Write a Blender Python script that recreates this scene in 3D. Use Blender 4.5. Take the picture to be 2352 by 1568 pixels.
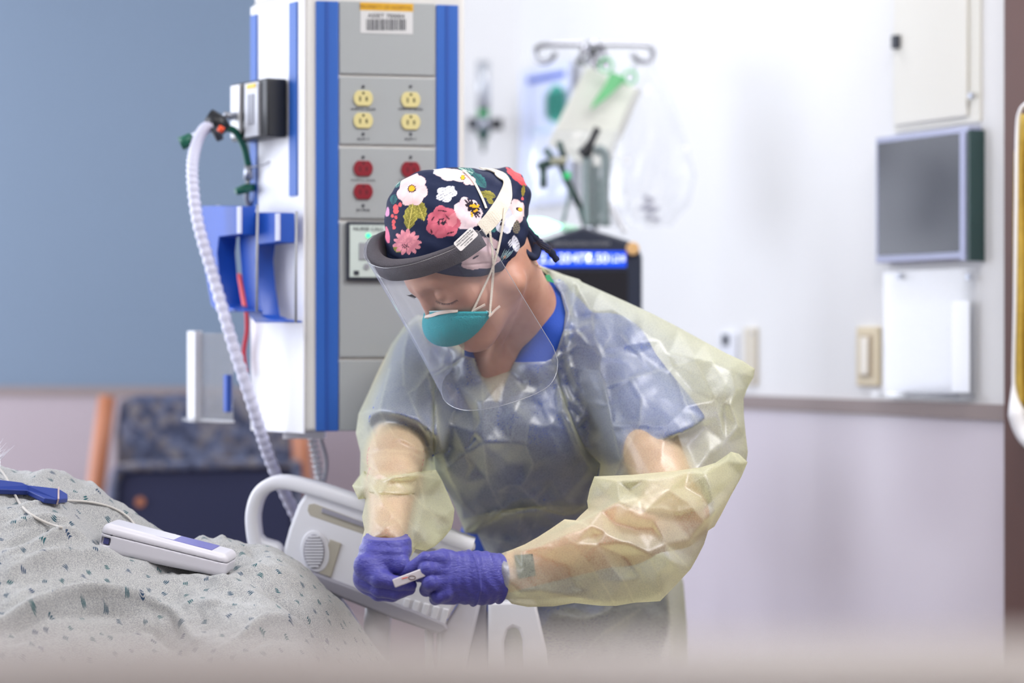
import bpy, math, random
import numpy as np
from mathutils import Vector, Matrix
from mathutils.bvhtree import BVHTree

for _o in list(bpy.data.objects):
    bpy.data.objects.remove(_o)
SC = bpy.context.scene
COL = SC.collection
PI = math.pi
CAMZ = 1.15
FPX = 5553.0

# ------------------------------------------------------------------ camera
cam_d = bpy.data.cameras.new('camera')
cam_d.lens = 85.0
cam_d.sensor_width = 36.0
cam_d.dof.use_dof = True
cam_d.dof.focus_distance = 3.57
cam_d.dof.aperture_fstop = 1.8
cam_d.dof.aperture_blades = 9
cam_d.clip_start = 0.02
cam = bpy.data.objects.new('camera', cam_d)
COL.objects.link(cam)
cam.location = (0, 0, CAMZ)
cam.rotation_euler = (PI / 2, 0, 0)
SC.camera = cam

# ------------------------------------------------------------------ world, light, exposure
w = bpy.data.worlds.new('world')
SC.world = w
w.use_nodes = True
w.node_tree.nodes['Background'].inputs[0].default_value = (0.72, 0.82, 1.0, 1)
w.node_tree.nodes['Background'].inputs[1].default_value = 1.0
SC.view_settings.view_transform = 'Standard'
SC.view_settings.look = 'None'
SC.view_settings.exposure = 0.4
SC.view_settings.gamma = 1.0
SC.view_settings.use_curve_mapping = False
SC.cycles.transparent_max_bounces = 24
SC.cycles.max_bounces = 8
SC.cycles.caustics_reflective = False
SC.cycles.caustics_refractive = False


def area(name, loc, target, sx, sy, power, col):
    l = bpy.data.lights.new(name, 'AREA')
    l.shape = 'RECTANGLE'
    l.size = sx
    l.size_y = sy
    l.energy = power
    l.color = col
    o = bpy.data.objects.new(name, l)
    COL.objects.link(o)
    o.location = loc
    o.rotation_euler = (Vector(target) - Vector(loc)).to_track_quat('-Z', 'Y').to_euler()
    return o


area('window_light', (-3.05, 4.1, 1.75), (0.0, 4.05, 1.2), 2.7, 1.7, 68, (0.86, 0.90, 1.0))
area('added_window_light', (-1.96, 6.1, 1.25), (-0.3, 3.6, 1.1), 0.9, 2.2, 17, (0.86, 0.90, 1.0))  # lamp of the added, unseen back-wall window
area('ceiling_fill_light', (0.9, 3.1, 2.64), (0.9, 3.1, 0), 1.2, 0.6, 26, (1.0, 0.98, 0.98))  # the ceiling lamps are unseen and fill in the shadows
area('ceiling_fill_light', (-0.6, 2.2, 2.64), (-0.6, 2.2, 0), 1.2, 0.6, 14, (1.0, 0.98, 0.98))
area('ceiling_fill_light', (0.5, 5.0, 2.64), (0.5, 5.0, 0), 0.9, 0.5, 13, (0.96, 0.97, 1.0))
area('ceiling_fill_light', (1.2, 0.4, 2.64), (1.2, 0.4, 0), 1.2, 0.6, 12, (1.0, 0.98, 0.98))


# ------------------------------------------------------------------ helpers
def V3(*a):
    return np.array(a, float)


def P(px, py, Y):
    """point seen at pixel (px,py) of the photograph at world depth Y"""
    return V3((px - 1176.0) / FPX * Y, Y, CAMZ + (784.0 - py) / FPX * Y)


def proj(p):
    p = np.asarray(p)
    Y = p[..., 1]
    return np.stack([1176 + p[..., 0] / Y * FPX, 784 - (p[..., 2] - CAMZ) / Y * FPX], -1)


def mk(name, verts, faces, mat=None, parent=None, smooth=False, kind=None, label=None, cat=None, group=None, auto=None):
    me = bpy.data.meshes.new(name)
    me.from_pydata([tuple(map(float, v)) for v in verts], [], [tuple(map(int, f)) for f in faces])
    me.update()
    o = bpy.data.objects.new(name, me)
    COL.objects.link(o)
    if mat is not None:
        me.materials.append(mat)
    if smooth:
        me.polygons.foreach_set('use_smooth', [True] * len(me.polygons))
    if auto is not None:
        me.polygons.foreach_set('use_smooth', [True] * len(me.polygons))
        me.set_sharp_from_angle(angle=math.radians(auto))
    par(o, parent)
    tag(o, label, cat, group, kind)
    return o


def par(o, parent):
    if parent is not None:
        o.parent = parent
        o.matrix_parent_inverse = Matrix.Translation(-Vector(abs_loc(parent)))


def abs_loc(o):
    # every parent is either an Empty placed in the world or a mesh with its vertices in world space
    if 'wl' in ROOTS.get(o.name, {}):
        return ROOTS[o.name]['wl']
    return (0, 0, 0)


ROOTS = {}


def empty(name, loc, label, cat, group=None, kind=None):
    o = bpy.data.objects.new(name, None)
    COL.objects.link(o)
    o.location = tuple(map(float, loc))
    o.empty_display_size = 0.05
    ROOTS[o.name] = {'wl': tuple(map(float, loc))}
    tag(o, label, cat, group, kind)
    return o


def tag(o, label=None, cat=None, group=None, kind=None):
    if label:
        o['label'] = label
    if cat:
        o['category'] = cat
    if group:
        o['group'] = group
    if kind:
        o['kind'] = kind
    return o


class MB:
    """collects simple shapes into one mesh"""

    def __init__(s):
        s.v = []
        s.f = []

    def add(s, v, f):
        n = len(s.v)
        s.v += [tuple(map(float, q)) for q in v]
        s.f += [tuple(int(i) + n for i in q) for q in f]
        return s

    def hexa(s, p):
        """8 points: bottom ring 0-3, top ring 4-7"""
        return s.add(p, [(3, 2, 1, 0), (4, 5, 6, 7), (0, 1, 5, 4), (1, 2, 6, 5), (2, 3, 7, 6), (3, 0, 4, 7)])

    def box(s, c, d, ax=None):
        c = np.array(c, float)
        A = np.eye(3) if ax is None else np.array(ax, float)
        h = np.array(d, float) / 2
        pts = []
        for z in (-1, 1):
            for x, y in ((-1, -1), (1, -1), (1, 1), (-1, 1)):
                pts.append(c + A[0] * x * h[0] + A[1] * y * h[1] + A[2] * z * h[2])
        return s.hexa(pts)

    def prism(s, pts, vec):
        """polygon pts (3D) extruded by vec"""
        pts = [np.array(p, float) for p in pts]
        n = len(pts)
        v = pts + [p + np.array(vec, float) for p in pts]
        f = [tuple(range(n - 1, -1, -1)), tuple(range(n, 2 * n))]
        f += [(i, (i + 1) % n, (i + 1) % n + n, i + n) for i in range(n)]
        return s.add(v, f)

    def tube(s, pts, r, n=10, cap=True, flat=1.0, up=None):
        pts = [np.array(p, float) for p in pts]
        m = len(pts)
        rs = [r] * m if np.isscalar(r) else list(r)
        T = []
        for i in range(m):
            d = pts[min(i + 1, m - 1)] - pts[max(i - 1, 0)]
            T.append(d / (np.linalg.norm(d) + 1e-12))
        a = np.array(up if up is not None else ((0, 0, 1) if abs(T[0][2]) < 0.9 else (1, 0, 0)), float)
        v = []
        for i in range(m):
            t = T[i]
            a = a - t * np.dot(a, t)
            a /= np.linalg.norm(a) + 1e-12
            b = np.cross(t, a)
            for k in range(n):
                th = 2 * PI * k / n
                v.append(pts[i] + a * math.cos(th) * rs[i] + b * math.sin(th) * rs[i] * flat)
        f = []
        for i in range(m - 1):
            for k in range(n):
                k2 = (k + 1) % n
                f.append((i * n + k, i * n + k2, (i + 1) * n + k2, (i + 1) * n + k))
        if cap:
            f.append(tuple(range(n - 1, -1, -1)))
            f.append(tuple((m - 1) * n + k for k in range(n)))
        return s.add(v, f)

    def disc(s, c, ax_n, r, h, n=20, r2=None):
        c = np.array(c, float)
        ax_n = np.array(ax_n, float)
        ax_n /= np.linalg.norm(ax_n)
        return s.tube([c, c + ax_n * h], [r, r if r2 is None else r2], n)

    def build(s, name, mat, parent=None, smooth=False, bevel=None, **k):
        o = mk(name, s.v, s.f, mat, parent, smooth, **k)
        if bevel:
            m = o.modifiers.new('bevel', 'BEVEL')
            m.width = bevel
            m.segments = 3
            m.limit_method = 'ANGLE'
            m.angle_limit = math.radians(40)
            o.data.polygons.foreach_set('use_smooth', [True] * len(o.data.polygons))
            o.data.set_sharp_from_angle(angle=math.radians(60))
        return o


def spline(ctrl, n=8):
    """Catmull-Rom through control points (any dimension)"""
    c = [np.array(p, float) for p in ctrl]
    c = [2 * c[0] - c[1]] + c + [2 * c[-1] - c[-2]]
    out = []
    for i in range(1, len(c) - 2):
        for k in range(n):
            t = k / n
            out.append(0.5 * ((2 * c[i]) + (-c[i - 1] + c[i + 1]) * t + (2 * c[i - 1] - 5 * c[i] + 4 * c[i + 1] - c[i + 2]) * t * t
                              + (-c[i - 1] + 3 * c[i] - 3 * c[i + 1] + c[i + 2]) * t ** 3))
    out.append(c[-2])
    return out


# ------------------------------------------------------------------ materials
def srgb(r, g, b):
    f = lambda c: (c / 255 / 12.92) if c / 255 <= 0.04045 else ((c / 255 + 0.055) / 1.055) ** 2.4
    return (f(r), f(g), f(b), 1.0)


def mat(name, col, rough=0.5, metal=0.0, noise=0.0, nscale=40, bump=0.0, bscale=200, emit=None, estr=0, spec=0.5, sss=0.0, coat=0.0):
    m = bpy.data.materials.new(name)
    m.use_nodes = True
    nt = m.node_tree
    b = nt.nodes['Principled BSDF']
    c = srgb(*col)
    b.inputs['Base Color'].default_value = c
    b.inputs['Roughness'].default_value = rough
    b.inputs['Metallic'].default_value = metal
    b.inputs['Specular IOR Level'].default_value = spec
    b.inputs['Coat Weight'].default_value = coat
    if sss:
        b.inputs['Subsurface Weight'].default_value = sss
        b.inputs['Subsurface Radius'].default_value = (0.02, 0.008, 0.004)
        b.inputs['Subsurface Scale'].default_value = 0.5
    if emit:
        b.inputs['Emission Color'].default_value = srgb(*emit)
        b.inputs['Emission Strength'].default_value = estr
    tc = nt.nodes.new('ShaderNodeTexCoord')
    if noise:
        n = nt.nodes.new('ShaderNodeTexNoise')
        n.inputs['Scale'].default_value = nscale
        n.inputs['Detail'].default_value = 4
        mx = nt.nodes.new('ShaderNodeMix')
        mx.data_type = 'RGBA'
        mx.inputs[6].default_value = tuple(x * (1 - noise) for x in c[:3]) + (1,)
        mx.inputs[7].default_value = tuple(min(1, x * (1 + noise)) for x in c[:3]) + (1,)
        nt.links.new(tc.outputs['Object'], n.inputs['Vector'])
        nt.links.new(n.outputs['Fac'], mx.inputs[0])
        nt.links.new(mx.outputs[2], b.inputs['Base Color'])
    if bump:
        n = nt.nodes.new('ShaderNodeTexNoise')
        n.inputs['Scale'].default_value = bscale
        bp = nt.nodes.new('ShaderNodeBump')
        bp.inputs['Strength'].default_value = bump
        bp.inputs['Distance'].default_value = 0.002
        nt.links.new(tc.outputs['Object'], n.inputs['Vector'])
        nt.links.new(n.outputs['Fac'], bp.inputs['Height'])
        nt.links.new(bp.outputs[0], b.inputs['Normal'])
    return m


def glassy(name, tint=(255, 255, 255), haze=0.06, gloss=0.12, rough=0.03, hazecol=(235, 240, 250)):
    """thin clear plastic sheet: see-through, with a fresnel gloss and a little haze"""
    m = bpy.data.materials.new(name)
    m.use_nodes = True
    nt = m.node_tree
    nt.nodes.clear()
    out = nt.nodes.new('ShaderNodeOutputMaterial')
    tr = nt.nodes.new('ShaderNodeBsdfTransparent')
    tr.inputs[0].default_value = srgb(*tint)
    gl = nt.nodes.new('ShaderNodeBsdfGlossy')
    gl.inputs['Roughness'].default_value = rough
    df = nt.nodes.new('ShaderNodeBsdfDiffuse')
    df.inputs[0].default_value = srgb(*hazecol)
    tl = nt.nodes.new('ShaderNodeBsdfTranslucent')
    tl.inputs[0].default_value = srgb(*hazecol)
    dm = nt.nodes.new('ShaderNodeMixShader')
    nt.links.new(df.outputs[0], dm.inputs[1])
    nt.links.new(tl.outputs[0], dm.inputs[2])
    m1 = nt.nodes.new('ShaderNodeMixShader')
    lw = nt.nodes.new('ShaderNodeLayerWeight')
    lw.inputs[0].default_value = 0.25
    mr = nt.nodes.new('ShaderNodeMapRange')
    mr.inputs['To Min'].default_value = haze
    mr.inputs['To Max'].default_value = min(1, haze * 4 + 0.1)
    nt.links.new(lw.outputs['Facing'], mr.inputs[0])
    nt.links.new(mr.outputs[0], m1.inputs[0])
    nt.links.new(tr.outputs[0], m1.inputs[1])
    nt.links.new(dm.outputs[0], m1.inputs[2])
    m2 = nt.nodes.new('ShaderNodeMixShader')
    mr2 = nt.nodes.new('ShaderNodeMapRange')
    mr2.inputs['To Min'].default_value = gloss
    mr2.inputs['To Max'].default_value = min(1, gloss * 5)
    nt.links.new(lw.outputs['Fresnel'], mr2.inputs[0])
    nt.links.new(mr2.outputs[0], m2.inputs[0])
    nt.links.new(m1.outputs[0], m2.inputs[1])
    nt.links.new(gl.outputs[0], m2.inputs[2])
    nt.links.new(m2.outputs[0], out.inputs[0])
    return m


M = {}
M['white'] = mat('white_plastic', (232, 232, 236), 0.35)
M['cream'] = mat('cream_enamel', (212, 210, 206), 0.4)
M['panel'] = mat('pale_green_grey_panel', (160, 164, 165), 0.4)
M['blue'] = mat('blue_stripe', (36, 92, 178), 0.45)
M['black'] = mat('black_plastic', (22, 24, 30), 0.4)
M['dark'] = mat('dark_grey', (48, 52, 62), 0.5)
M['grey'] = mat('grey_plastic', (150, 152, 158), 0.45)
M['chrome'] = mat('chrome', (150, 150, 156), 0.22, 1.0)
M['steel'] = mat('brushed_steel', (165, 168, 178), 0.35, 0.9)
M['ivory'] = mat('ivory_plastic', (212, 200, 140), 0.4)
M['red'] = mat('red_outlet', (130, 12, 32), 0.4)
M['redtag'] = mat('red_tag', (215, 20, 50), 0.5)
M['green'] = mat('green_plastic', (10, 92, 72), 0.4)
M['ltgreen'] = mat('light_green_plastic', (120, 205, 140), 0.4)
M['paper'] = mat('paper', (236, 236, 230), 0.8)
M['clear'] = glassy('clear_plastic')
M['clear2'] = glassy('clear_bag_film', haze=0.05, gloss=0.05, rough=0.2)
M['wall'] = mat('white_wall_paint', (220, 220, 221), 0.6, noise=0.015, nscale=3)
M['bluewall'] = mat('blue_grey_wall_paint', (112, 130, 152), 0.6, noise=0.02, nscale=3)
M['wains'] = mat('beige_wainscot_laminate', (166, 152, 160), 0.4, noise=0.03, nscale=6, spec=1.0)
M['wains_lit'] = mat('wainscot_laminate_lit', (208, 200, 210), 0.32, noise=0.03, nscale=6, spec=1.0)  # right-wall laminate, lightened in colour for the extra light it gets
M['rail'] = mat('taupe_chair_rail', (140, 126, 124), 0.4)
M['floor'] = mat('floor_vinyl', (150, 138, 130), 0.35, noise=0.04, nscale=8)
M['ceil'] = mat('ceiling_tile', (225, 225, 222), 0.9, bump=0.3, bscale=90)
M['wood'] = mat('wood_arm', (176, 112, 80), 0.4, noise=0.12, nscale=18)
M['brown'] = mat('dark_wood', (92, 62, 56), 0.5, noise=0.1, nscale=12)
M['orange'] = mat('orange_plastic', (232, 78, 30), 0.4)

# ------------------------------------------------------------------ room shell
C0 = V3(0.0206, 6.03, 0)
UR = V3(0.454, -0.891, 0)        # along the right wall, from the corner towards the camera
NR = V3(-0.891, -0.454, 0)       # right wall normal, into the room
BL = V3(-3.2, 6.42, 0)
UB = (BL - C0) / np.linalg.norm(BL - C0)
NB = V3(UB[1], -UB[0], 0)
if NB[1] > 0:
    NB = -NB
RE = C0 + UR * 7.55
FL = V3(-3.2, -0.7, 0)
FR = V3(RE[0], -0.7, 0)
ZC = 2.68
RZ = 1.025     # chair rail height


def wallseg(name, a, b, n, z0, z1, m, kind='structure', th=0.1, off=0.0, parent=None):
    a = np.array(a, float) + n * off
    b = np.array(b, float) + n * off
    mb = MB()
    pts = []
    for z in (z0, z1):
        for q, o in ((a, 0), (b, 0), (b, -th), (a, -th)):
            pts.append(V3(q[0] + n[0] * o, q[1] + n[1] * o, z))
    mb.hexa(pts)
    return mb.build(name, m, parent, kind=kind)


mb = MB()
mb.prism([V3(C0[0], C0[1] + .1, 0), V3(BL[0] - .1, BL[1] + .1, 0), V3(FL[0] - .1, FL[1] - .1, 0), V3(FR[0] + .3, FR[1] - .1, 0)], (0, 0, -0.1))
mb.build('floor', M['floor'], kind='structure')
mb = MB()
mb.prism([V3(C0[0], C0[1] + .1, ZC), V3(BL[0] - .1, BL[1] + .1, ZC), V3(FL[0] - .1, FL[1] - .1, ZC), V3(FR[0] + .3, FR[1] - .1, ZC)], (0, 0, 0.1))
mb.build('ceiling', M['ceil'], kind='structure')
KB = C0 + UB * 0.42      # the blue paint starts behind the column
wr_o = wallseg('wall_right', C0 + UR * -0.05, RE, NR, 0, ZC, M['wall'])
W0, W1 = C0 + UB * 1.54, C0 + UB * 2.50
mb = MB()
for a_, b_, z0_, z1_ in ((C0, W0, 0, ZC), (W1, BL, 0, ZC), (W0, W1, 2.42, ZC), (W0, W1, 0, .05)):
    mb.hexa([V3(q[0] - NB[0] * o_, q[1] - NB[1] * o_, z_) for z_ in (z0_, z1_) for q, o_ in ((a_, 0), (b_, 0), (b_, .1), (a_, .1))])
wb_o = mb.build('wall_back', M['wall'], kind='structure')
wallseg('trim_1', KB, W0, NB, RZ, ZC, M['bluewall'], th=0.012, off=0.012)
wallseg('wall_front', FL, FR, V3(0, 1, 0), 0, ZC, M['wall'])
wallseg('trim_2', C0 + UR * 0.0, RE, NR, 0, RZ - .012, M['wains_lit'], th=0.012, off=0.012)
wallseg('trim_3', C0, W0, NB, 0, RZ - .012, M['wains'], th=0.012, off=0.012)
wallseg('trim_4', C0 + UR * 0.02, RE, NR, RZ - .016, RZ + .012, M['rail'], th=0.022, off=0.022)
wallseg('trim_5', C0, W0, NB, RZ - .012, RZ + .010, M['rail'], th=0.02, off=0.02)
wallseg('baseboard_right', C0, RE, NR, 0, 0.1, M['rail'], th=0.008, off=0.02)
wallseg('baseboard_back', C0, W0, NB, 0, 0.1, M['rail'], th=0.008, off=0.02)
# left wall with a wide window the daylight comes through
mb = MB()
x0, x1 = -3.3, -3.2
for (ya, yb, za, zb) in ((-.7, 2.7, 0, ZC), (5.5, 6.42, 0, ZC), (2.7, 5.5, 0, 0.85), (2.7, 5.5, 2.6, ZC)):
    mb.box(((x0 + x1) / 2, (ya + yb) / 2, (za + zb) / 2), (0.1, yb - ya, zb - za))
mb.build('wall_left', M['wall'], kind='structure')
wn = empty('window_1', (-3.25, 4.1, 0.85), None, None, kind='structure')
mb = MB()
for y in (2.72, 3.65, 4.55, 5.48):
    mb.box((-3.25, y, 1.725), (0.06, 0.04, 1.75))
for z in (0.87, 2.58):
    mb.box((-3.25, 4.1, z), (0.06, 2.8, 0.04))
mb.build('window_frame', M['white'], wn)
for y in (3.185, 4.1, 5.015):
    MB().box((-3.25, y, 1.725), (0.006, 0.86, 1.68)).build('pane', M['clear'], wn)

wn2 = empty('added_window', tuple((W0 + W1) / 2 + V3(0, 0, .05)), None, None, kind='structure')  # unseen glazing added for the wainscot reflection and rim light
mb = MB()
for q in (W0 + UB * .02, W1 - UB * .02):
    mb.box(q + V3(0, 0, 1.235) - NB * .05, (.04, .06, 2.37), (UB, NB, (0, 0, 1)))
for z in (.07, 2.40):
    mb.box((W0 + W1) / 2 + V3(0, 0, z) - NB * .05, (.96, .06, .04), (UB, NB, (0, 0, 1)))
mb.build('window_frame', M['white'], wn2)
MB().box((W0 + W1) / 2 + V3(0, 0, 1.235) - NB * .05, (.90, .006, 2.3), (UB, NB, (0, 0, 1))).build('pane', M['clear'], wn2)


def wr(px, py, off=0.0):
    """point on the right wall (offset into the room) seen at a pixel"""
    dx, dz = (px - 1176.0) / FPX, (784.0 - py) / FPX
    q = C0 + NR * off
    t = (NR[0] * q[0] + NR[1] * q[1]) / (NR[0] * dx + NR[1])
    return V3(dx * t, t, CAMZ + dz * t)


def ray_plane(px, py, q, n):
    d = V3((px - 1176.0) / FPX, 1.0, (784.0 - py) / FPX)
    o = V3(0, 0, CAMZ)
    t = np.dot(n, np.array(q) - o) / np.dot(n, d)
    return o + d * t


def quadslab(pix, fn, off0, off1, n):
    """slab on a wall from pixel outline: fn(px,py,off)"""
    a = [fn(x, y, off0) for x, y in pix]
    return MB().prism(a, np.array(n) * (off1 - off0))


# rectangle on the right wall from s-extent and z-extent (true rectangle)
def rwrect(px0, px1, pyt, pyb, off0, off1, refpx=None):
    a = wr(px0, 784)
    b = wr(px1, 784)
    r = (px0 + px1) / 2 if refpx is None else refpx
    zt = wr(r, pyt)[2]
    zb = wr(r, pyb)[2]
    pts = [V3(a[0], a[1], zb), V3(b[0], b[1], zb), V3(b[0], b[1], zt), V3(a[0], a[1], zt)]
    pts = [p + NR * off0 for p in pts]
    return MB().prism(pts, NR * (off1 - off0))

# ================================================================== background
UPZ = V3(0, 0, 1)


def text(name, s, c, ax, ay, size, m, parent, ext=0.0004, align='CENTER', w=None):
    """lettering lying in the plane (ax, ay), centred at c"""
    cu = bpy.data.curves.new(name, 'FONT')
    cu.body = s
    cu.size = size
    cu.align_x = align
    cu.align_y = 'CENTER'
    cu.extrude = ext
    cu.materials.append(m)
    if w:
        cu.space_character = w
    to = bpy.data.objects.new(name + '_curve', cu)
    COL.objects.link(to)
    bpy.context.view_layer.update()
    me = bpy.data.meshes.new_from_object(to.evaluated_get(bpy.context.evaluated_depsgraph_get()))
    me.name = name
    bpy.data.objects.remove(to)
    o = bpy.data.objects.new(name, me)
    COL.objects.link(o)
    ax = Vector(ax).normalized()
    ay = Vector(ay).normalized()
    az = ax.cross(ay)
    L = abs_loc(parent)
    mm = Matrix((ax, ay, az)).transposed().to_4x4()
    mm.translation = Vector(map(float, c)) - Vector(L)
    o.parent = parent
    o.matrix_basis = mm
    return o


# ---- hospital service column
A_ = V3(-.343, 4.03, 0)
B_ = V3(-.0800, 4.085, 0)
C_ = V3(-.130, 4.36, 0)
D_ = V3(-.451, 4.19, 0)
UF = (B_ - A_) / np.linalg.norm(B_ - A_)
NF = V3(UF[1], -UF[0], 0)
US = (D_ - A_) / np.linalg.norm(D_ - A_)
NS = V3(-US[1], US[0], 0)
if NS[0] > 0:
    NS = -NS


def bf(px, py, off=0.0):
    return ray_plane(px, py, A_ + NF * off, NF)


def bs(px, py, off=0.0):
    return ray_plane(px, py, A_ + NS * off, NS)


def frect(x0, x1, y0, y1, o0, o1, fn=bf, n=NF):
    """true rectangle on the front (or side) face; y measured at the middle of its width"""
    a = fn(x0, 784)
    b = fn(x1, 784)
    xm = (x0 + x1) / 2
    zt = fn(xm, y0)[2]
    zb = fn(xm, y1)[2]
    pts = [V3(a[0], a[1], zb), V3(b[0], b[1], zb), V3(b[0], b[1], zt), V3(a[0], a[1], zt)]
    return MB().prism([p + n * o0 for p in pts], n * (o1 - o0))


col_ = empty('service_column', (-.25, 4.2, 1.0), 'tall white medical service column with blue corner stripes and power outlets', 'service column')
mb = MB()
mb.prism([q + V3(0, 0, 1.0) for q in (A_, B_, C_, D_)], (0, 0, .735))
mb.build('column_body', M['cream'], col_, bevel=.006)
sc_ = 0.97
cc = (A_ + B_ + C_ + D_) / 4
mb = MB()
mb.prism([cc + (q - cc) * sc_ + V3(0, 0, 1.7352) for q in (A_, B_, C_, D_)], (0, 0, ZC - 1.7352))
mb.build('column_shroud', M['cream'], col_)
for x0, x1, y0 in ((725, 777, 3), (1001, 1052, 12)):
    frect(x0, x1, y0, 990, .0, .004).build('blue_stripe', M['blue'], col_, bevel=.0015)
    frect((x0 + x1) / 2 - 4, (x0 + x1) / 2 + 3, y0 + 1, 989, .004, .0055).build('stripe_groove', mat('stripe_dark_line', (28, 76, 160), .5), col_)  # narrow line of darker blue down the middle of the stripe
for y0, y1 in ((6, 172), (179, 333), (341, 503), (512, 820), (827, 988)):
    frect(779, 999, y0, y1, .0, .0045).build('front_panel', M['panel'], col_, bevel=.0015)
M['sidewhite'] = mat('side_white_enamel', (236, 236, 240), 0.4)
frect(580, 702, 2, 992, .0, .004, bs, NS).build('side_panel', M['sidewhite'], col_, bevel=.0015)
frect(583, 597, 35, 480, .004, .007, bs, NS).build('blue_stripe', M['blue'], col_)
frect(672, 689, 6, 450, .004, .007, bs, NS).build('blue_stripe', M['blue'], col_)


def outlet(px, py, m, dark):
    c = bf(px, py, .0045)
    o = MB()
    r, hh = .0158, .0128
    pts = []
    for k in range(32):
        th = 2 * PI * k / 32
        x = math.cos(th) * r * 1.03
        z = max(-hh, min(hh, math.sin(th) * r))
        pts.append(c + UF * x + UPZ * z)
    o.prism(pts, NF * .0035)
    ob = o.build('outlet', m, col_, bevel=.0008)
    s = MB()
    f = c + NF * .0036
    s.box(f + UF * -.0055 - UPZ * .001, (.0024, .0009, .008), (UF, NF, UPZ))
    s.box(f + UF * .0055 - UPZ * .001, (.003, .0009, .0068), (UF, NF, UPZ))
    s.disc(f + UPZ * .0085 - NF * .0003, NF, .0022, .0009, 12)
    s.build('outlet_slots', dark, ob)
    return ob


M['slot'] = mat('outlet_slot', (70, 66, 40), .6)
M['slotr'] = mat('outlet_slot_red', (84, 10, 24), .6)
for px in (834, 943):
    for py in (226, 277):
        outlet(px, py + (px - 834) * .03, M['ivory'], M['slot'])
    for py in (387, 440):
        outlet(px, py + (px - 834) * .02, M['red'], M['slotr'])
    for py in (197, 306, 359, 470):
        MB().disc(bf(px, py + 2, .0045), NF, .0026, .0016, 12).build('screw', M['dark'], col_)
    for py in (251,):
        text('outlet_text', 'HOSPITAL GRADE', bf(px, py, .0048), UF, UPZ, .0052, M['dark'], col_)
    for py in (320, 483):
        text('outlet_text', 'RCPT 7' if py == 320 else 'EM PWR', bf(px, py, .0048), UF, UPZ, .0062, M['dark'], col_)
    text('outlet_text', 'HOSPITAL GRADE', bf(px, 414, .0048), UF, UPZ, .0052, mat('print_grey', (120, 120, 122), .6), col_)

# inventory label
lb = frect(827, 947, 8, 78, .0046, .0052).build('inventory_label', mat('label_grey', (206, 206, 206), .5), col_)
frect(826, 948, 8, 26, .0052, .0056).build('yellow_band', mat('label_yellow', (214, 164, 28), .5), lb)
text('label_text', 'PROPERTY OF HOSPITAL', bf(887, 17, .0057), UF, UPZ, .008, mat('label_brown', (150, 104, 20), .6), lb)
text('label_text', 'ASSET 700004', bf(887, 37, .0054), UF, UPZ, .0105, M['dark'], lb)
bars = MB()
random.seed(4)
x = 842
while x < 934:
    ww = random.choice((1.4, 2.2, 3.2))
    a = bf(x, 57, .0053)
    bars.box(a, (ww / 1375, .0005, .019), (UF, NF, UPZ))
    x += ww + random.choice((1.3, 1.8))
bars.build('barcode', M['dark'], lb)
# nurse call panel
nc = frect(793, 985, 510, 645, .0046, .012).build('call_panel_frame', M['dark'], col_, bevel=.003)
frect(801, 977, 518, 637, .012, .0135).build('call_panel_face', mat('call_face', (200, 212, 206), .4), nc)
MB().disc(bf(846, 541, .0135), NF, .004, .0015, 14).build('green_lamp', mat('lamp_green', (60, 220, 150), .3, emit=(60, 230, 150), estr=1.2), nc)
frect(822, 858, 558, 597, .0135, .0155).build('call_keypad', M['grey'], nc, bevel=.001)
MB().disc(bf(842, 612, .0135), NF, .005, .002, 14).build('call_button', M['grey'], nc)
frect(810, 822, 622, 632, .0135, .0145).build('call_mark', M['dark'], nc)
text('call_text', 'NURSE CALL', bf(846, 526, .0137), UF, UPZ, .009, M['dark'], nc)

# small equipment clipped to the left flank
mod = frect(584, 668, 190, 322, .007, .045, bs, NS).build('power_module', M['black'], None, bevel=.003,
      label='black and white power module with yellow label on the column flank', cat='power module')
frect(588, 608, 200, 318, .045, .049, bs, NS).build('module_face', M['white'], mod)
f2 = frect(622, 652, 194, 316, .045, .050, bs, NS).build('module_face', mat('mod_face', (205, 208, 218), .4), mod)
frect(628, 648, 197, 207, .050, .0515, bs, NS).build('yellow_label', mat('lab_y', (222, 190, 60), .5), f2)
frect(630, 644, 220, 290, .050, .0515, bs, NS).build('printed_strip', mat('prn', (150, 152, 162), .6), f2)

# blue instrument brackets
M['blueb'] = mat('blue_bracket', (24, 78, 176), 0.4)
M['edgew'] = mat('bracket_edge', (206, 210, 232), 0.35)


def bracket(dx, dy, sc, off, label):
    """a deep blue C-shaped holder: top block, curved arm, thin foot"""
    def q(x, y, o=0.0):
        return bs(505 + dx + (x - 505) * sc, 472 + dy + (y - 472) * sc, off + o)
    outer = [(505, 474), (588, 474), (588, 540), (545, 545), (541, 580), (546, 640), (556, 700), (575, 708), (605, 712), (605, 716), (540, 716), (526, 700), (512, 620), (505, 545)]
    pts = [q(x, y) for x, y in outer]
    e = empty('instrument_bracket', pts[0], label, 'bracket', 'blue brackets on the column flank')
    MB().prism(pts, NS * .035).build('bracket_body', M['blueb'], e, bevel=.002)
    rim = [q(x - 3, y, .0175) for x, y in ((504, 472), (504, 545), (511, 620), (524, 700), (533, 712))]
    MB().tube(rim, .0045, 8).build('bracket_rim', M['edgew'], e, smooth=True)
    mb = MB()
    mb.box((q(550, 505, .036)), (.011, .004, .045), (US, NS, UPZ))
    mb.build('bracket_slot', M['edgew'], e)
    mb = MB()
    mb.tube([q(592, 470, .03), q(590, 600, .03), q(590, 716, .03)], .0022, 8)
    mb.build('bracket_rod', M['grey'], e, smooth=True)
    return e


bracket(0, 0, 1.0, .055, 'blue instrument bracket hooked on column flank, nearer the blue wall')
bracket(86, 15, 1.04, .02, 'blue instrument bracket on column flank, beside the front stripe')

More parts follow.
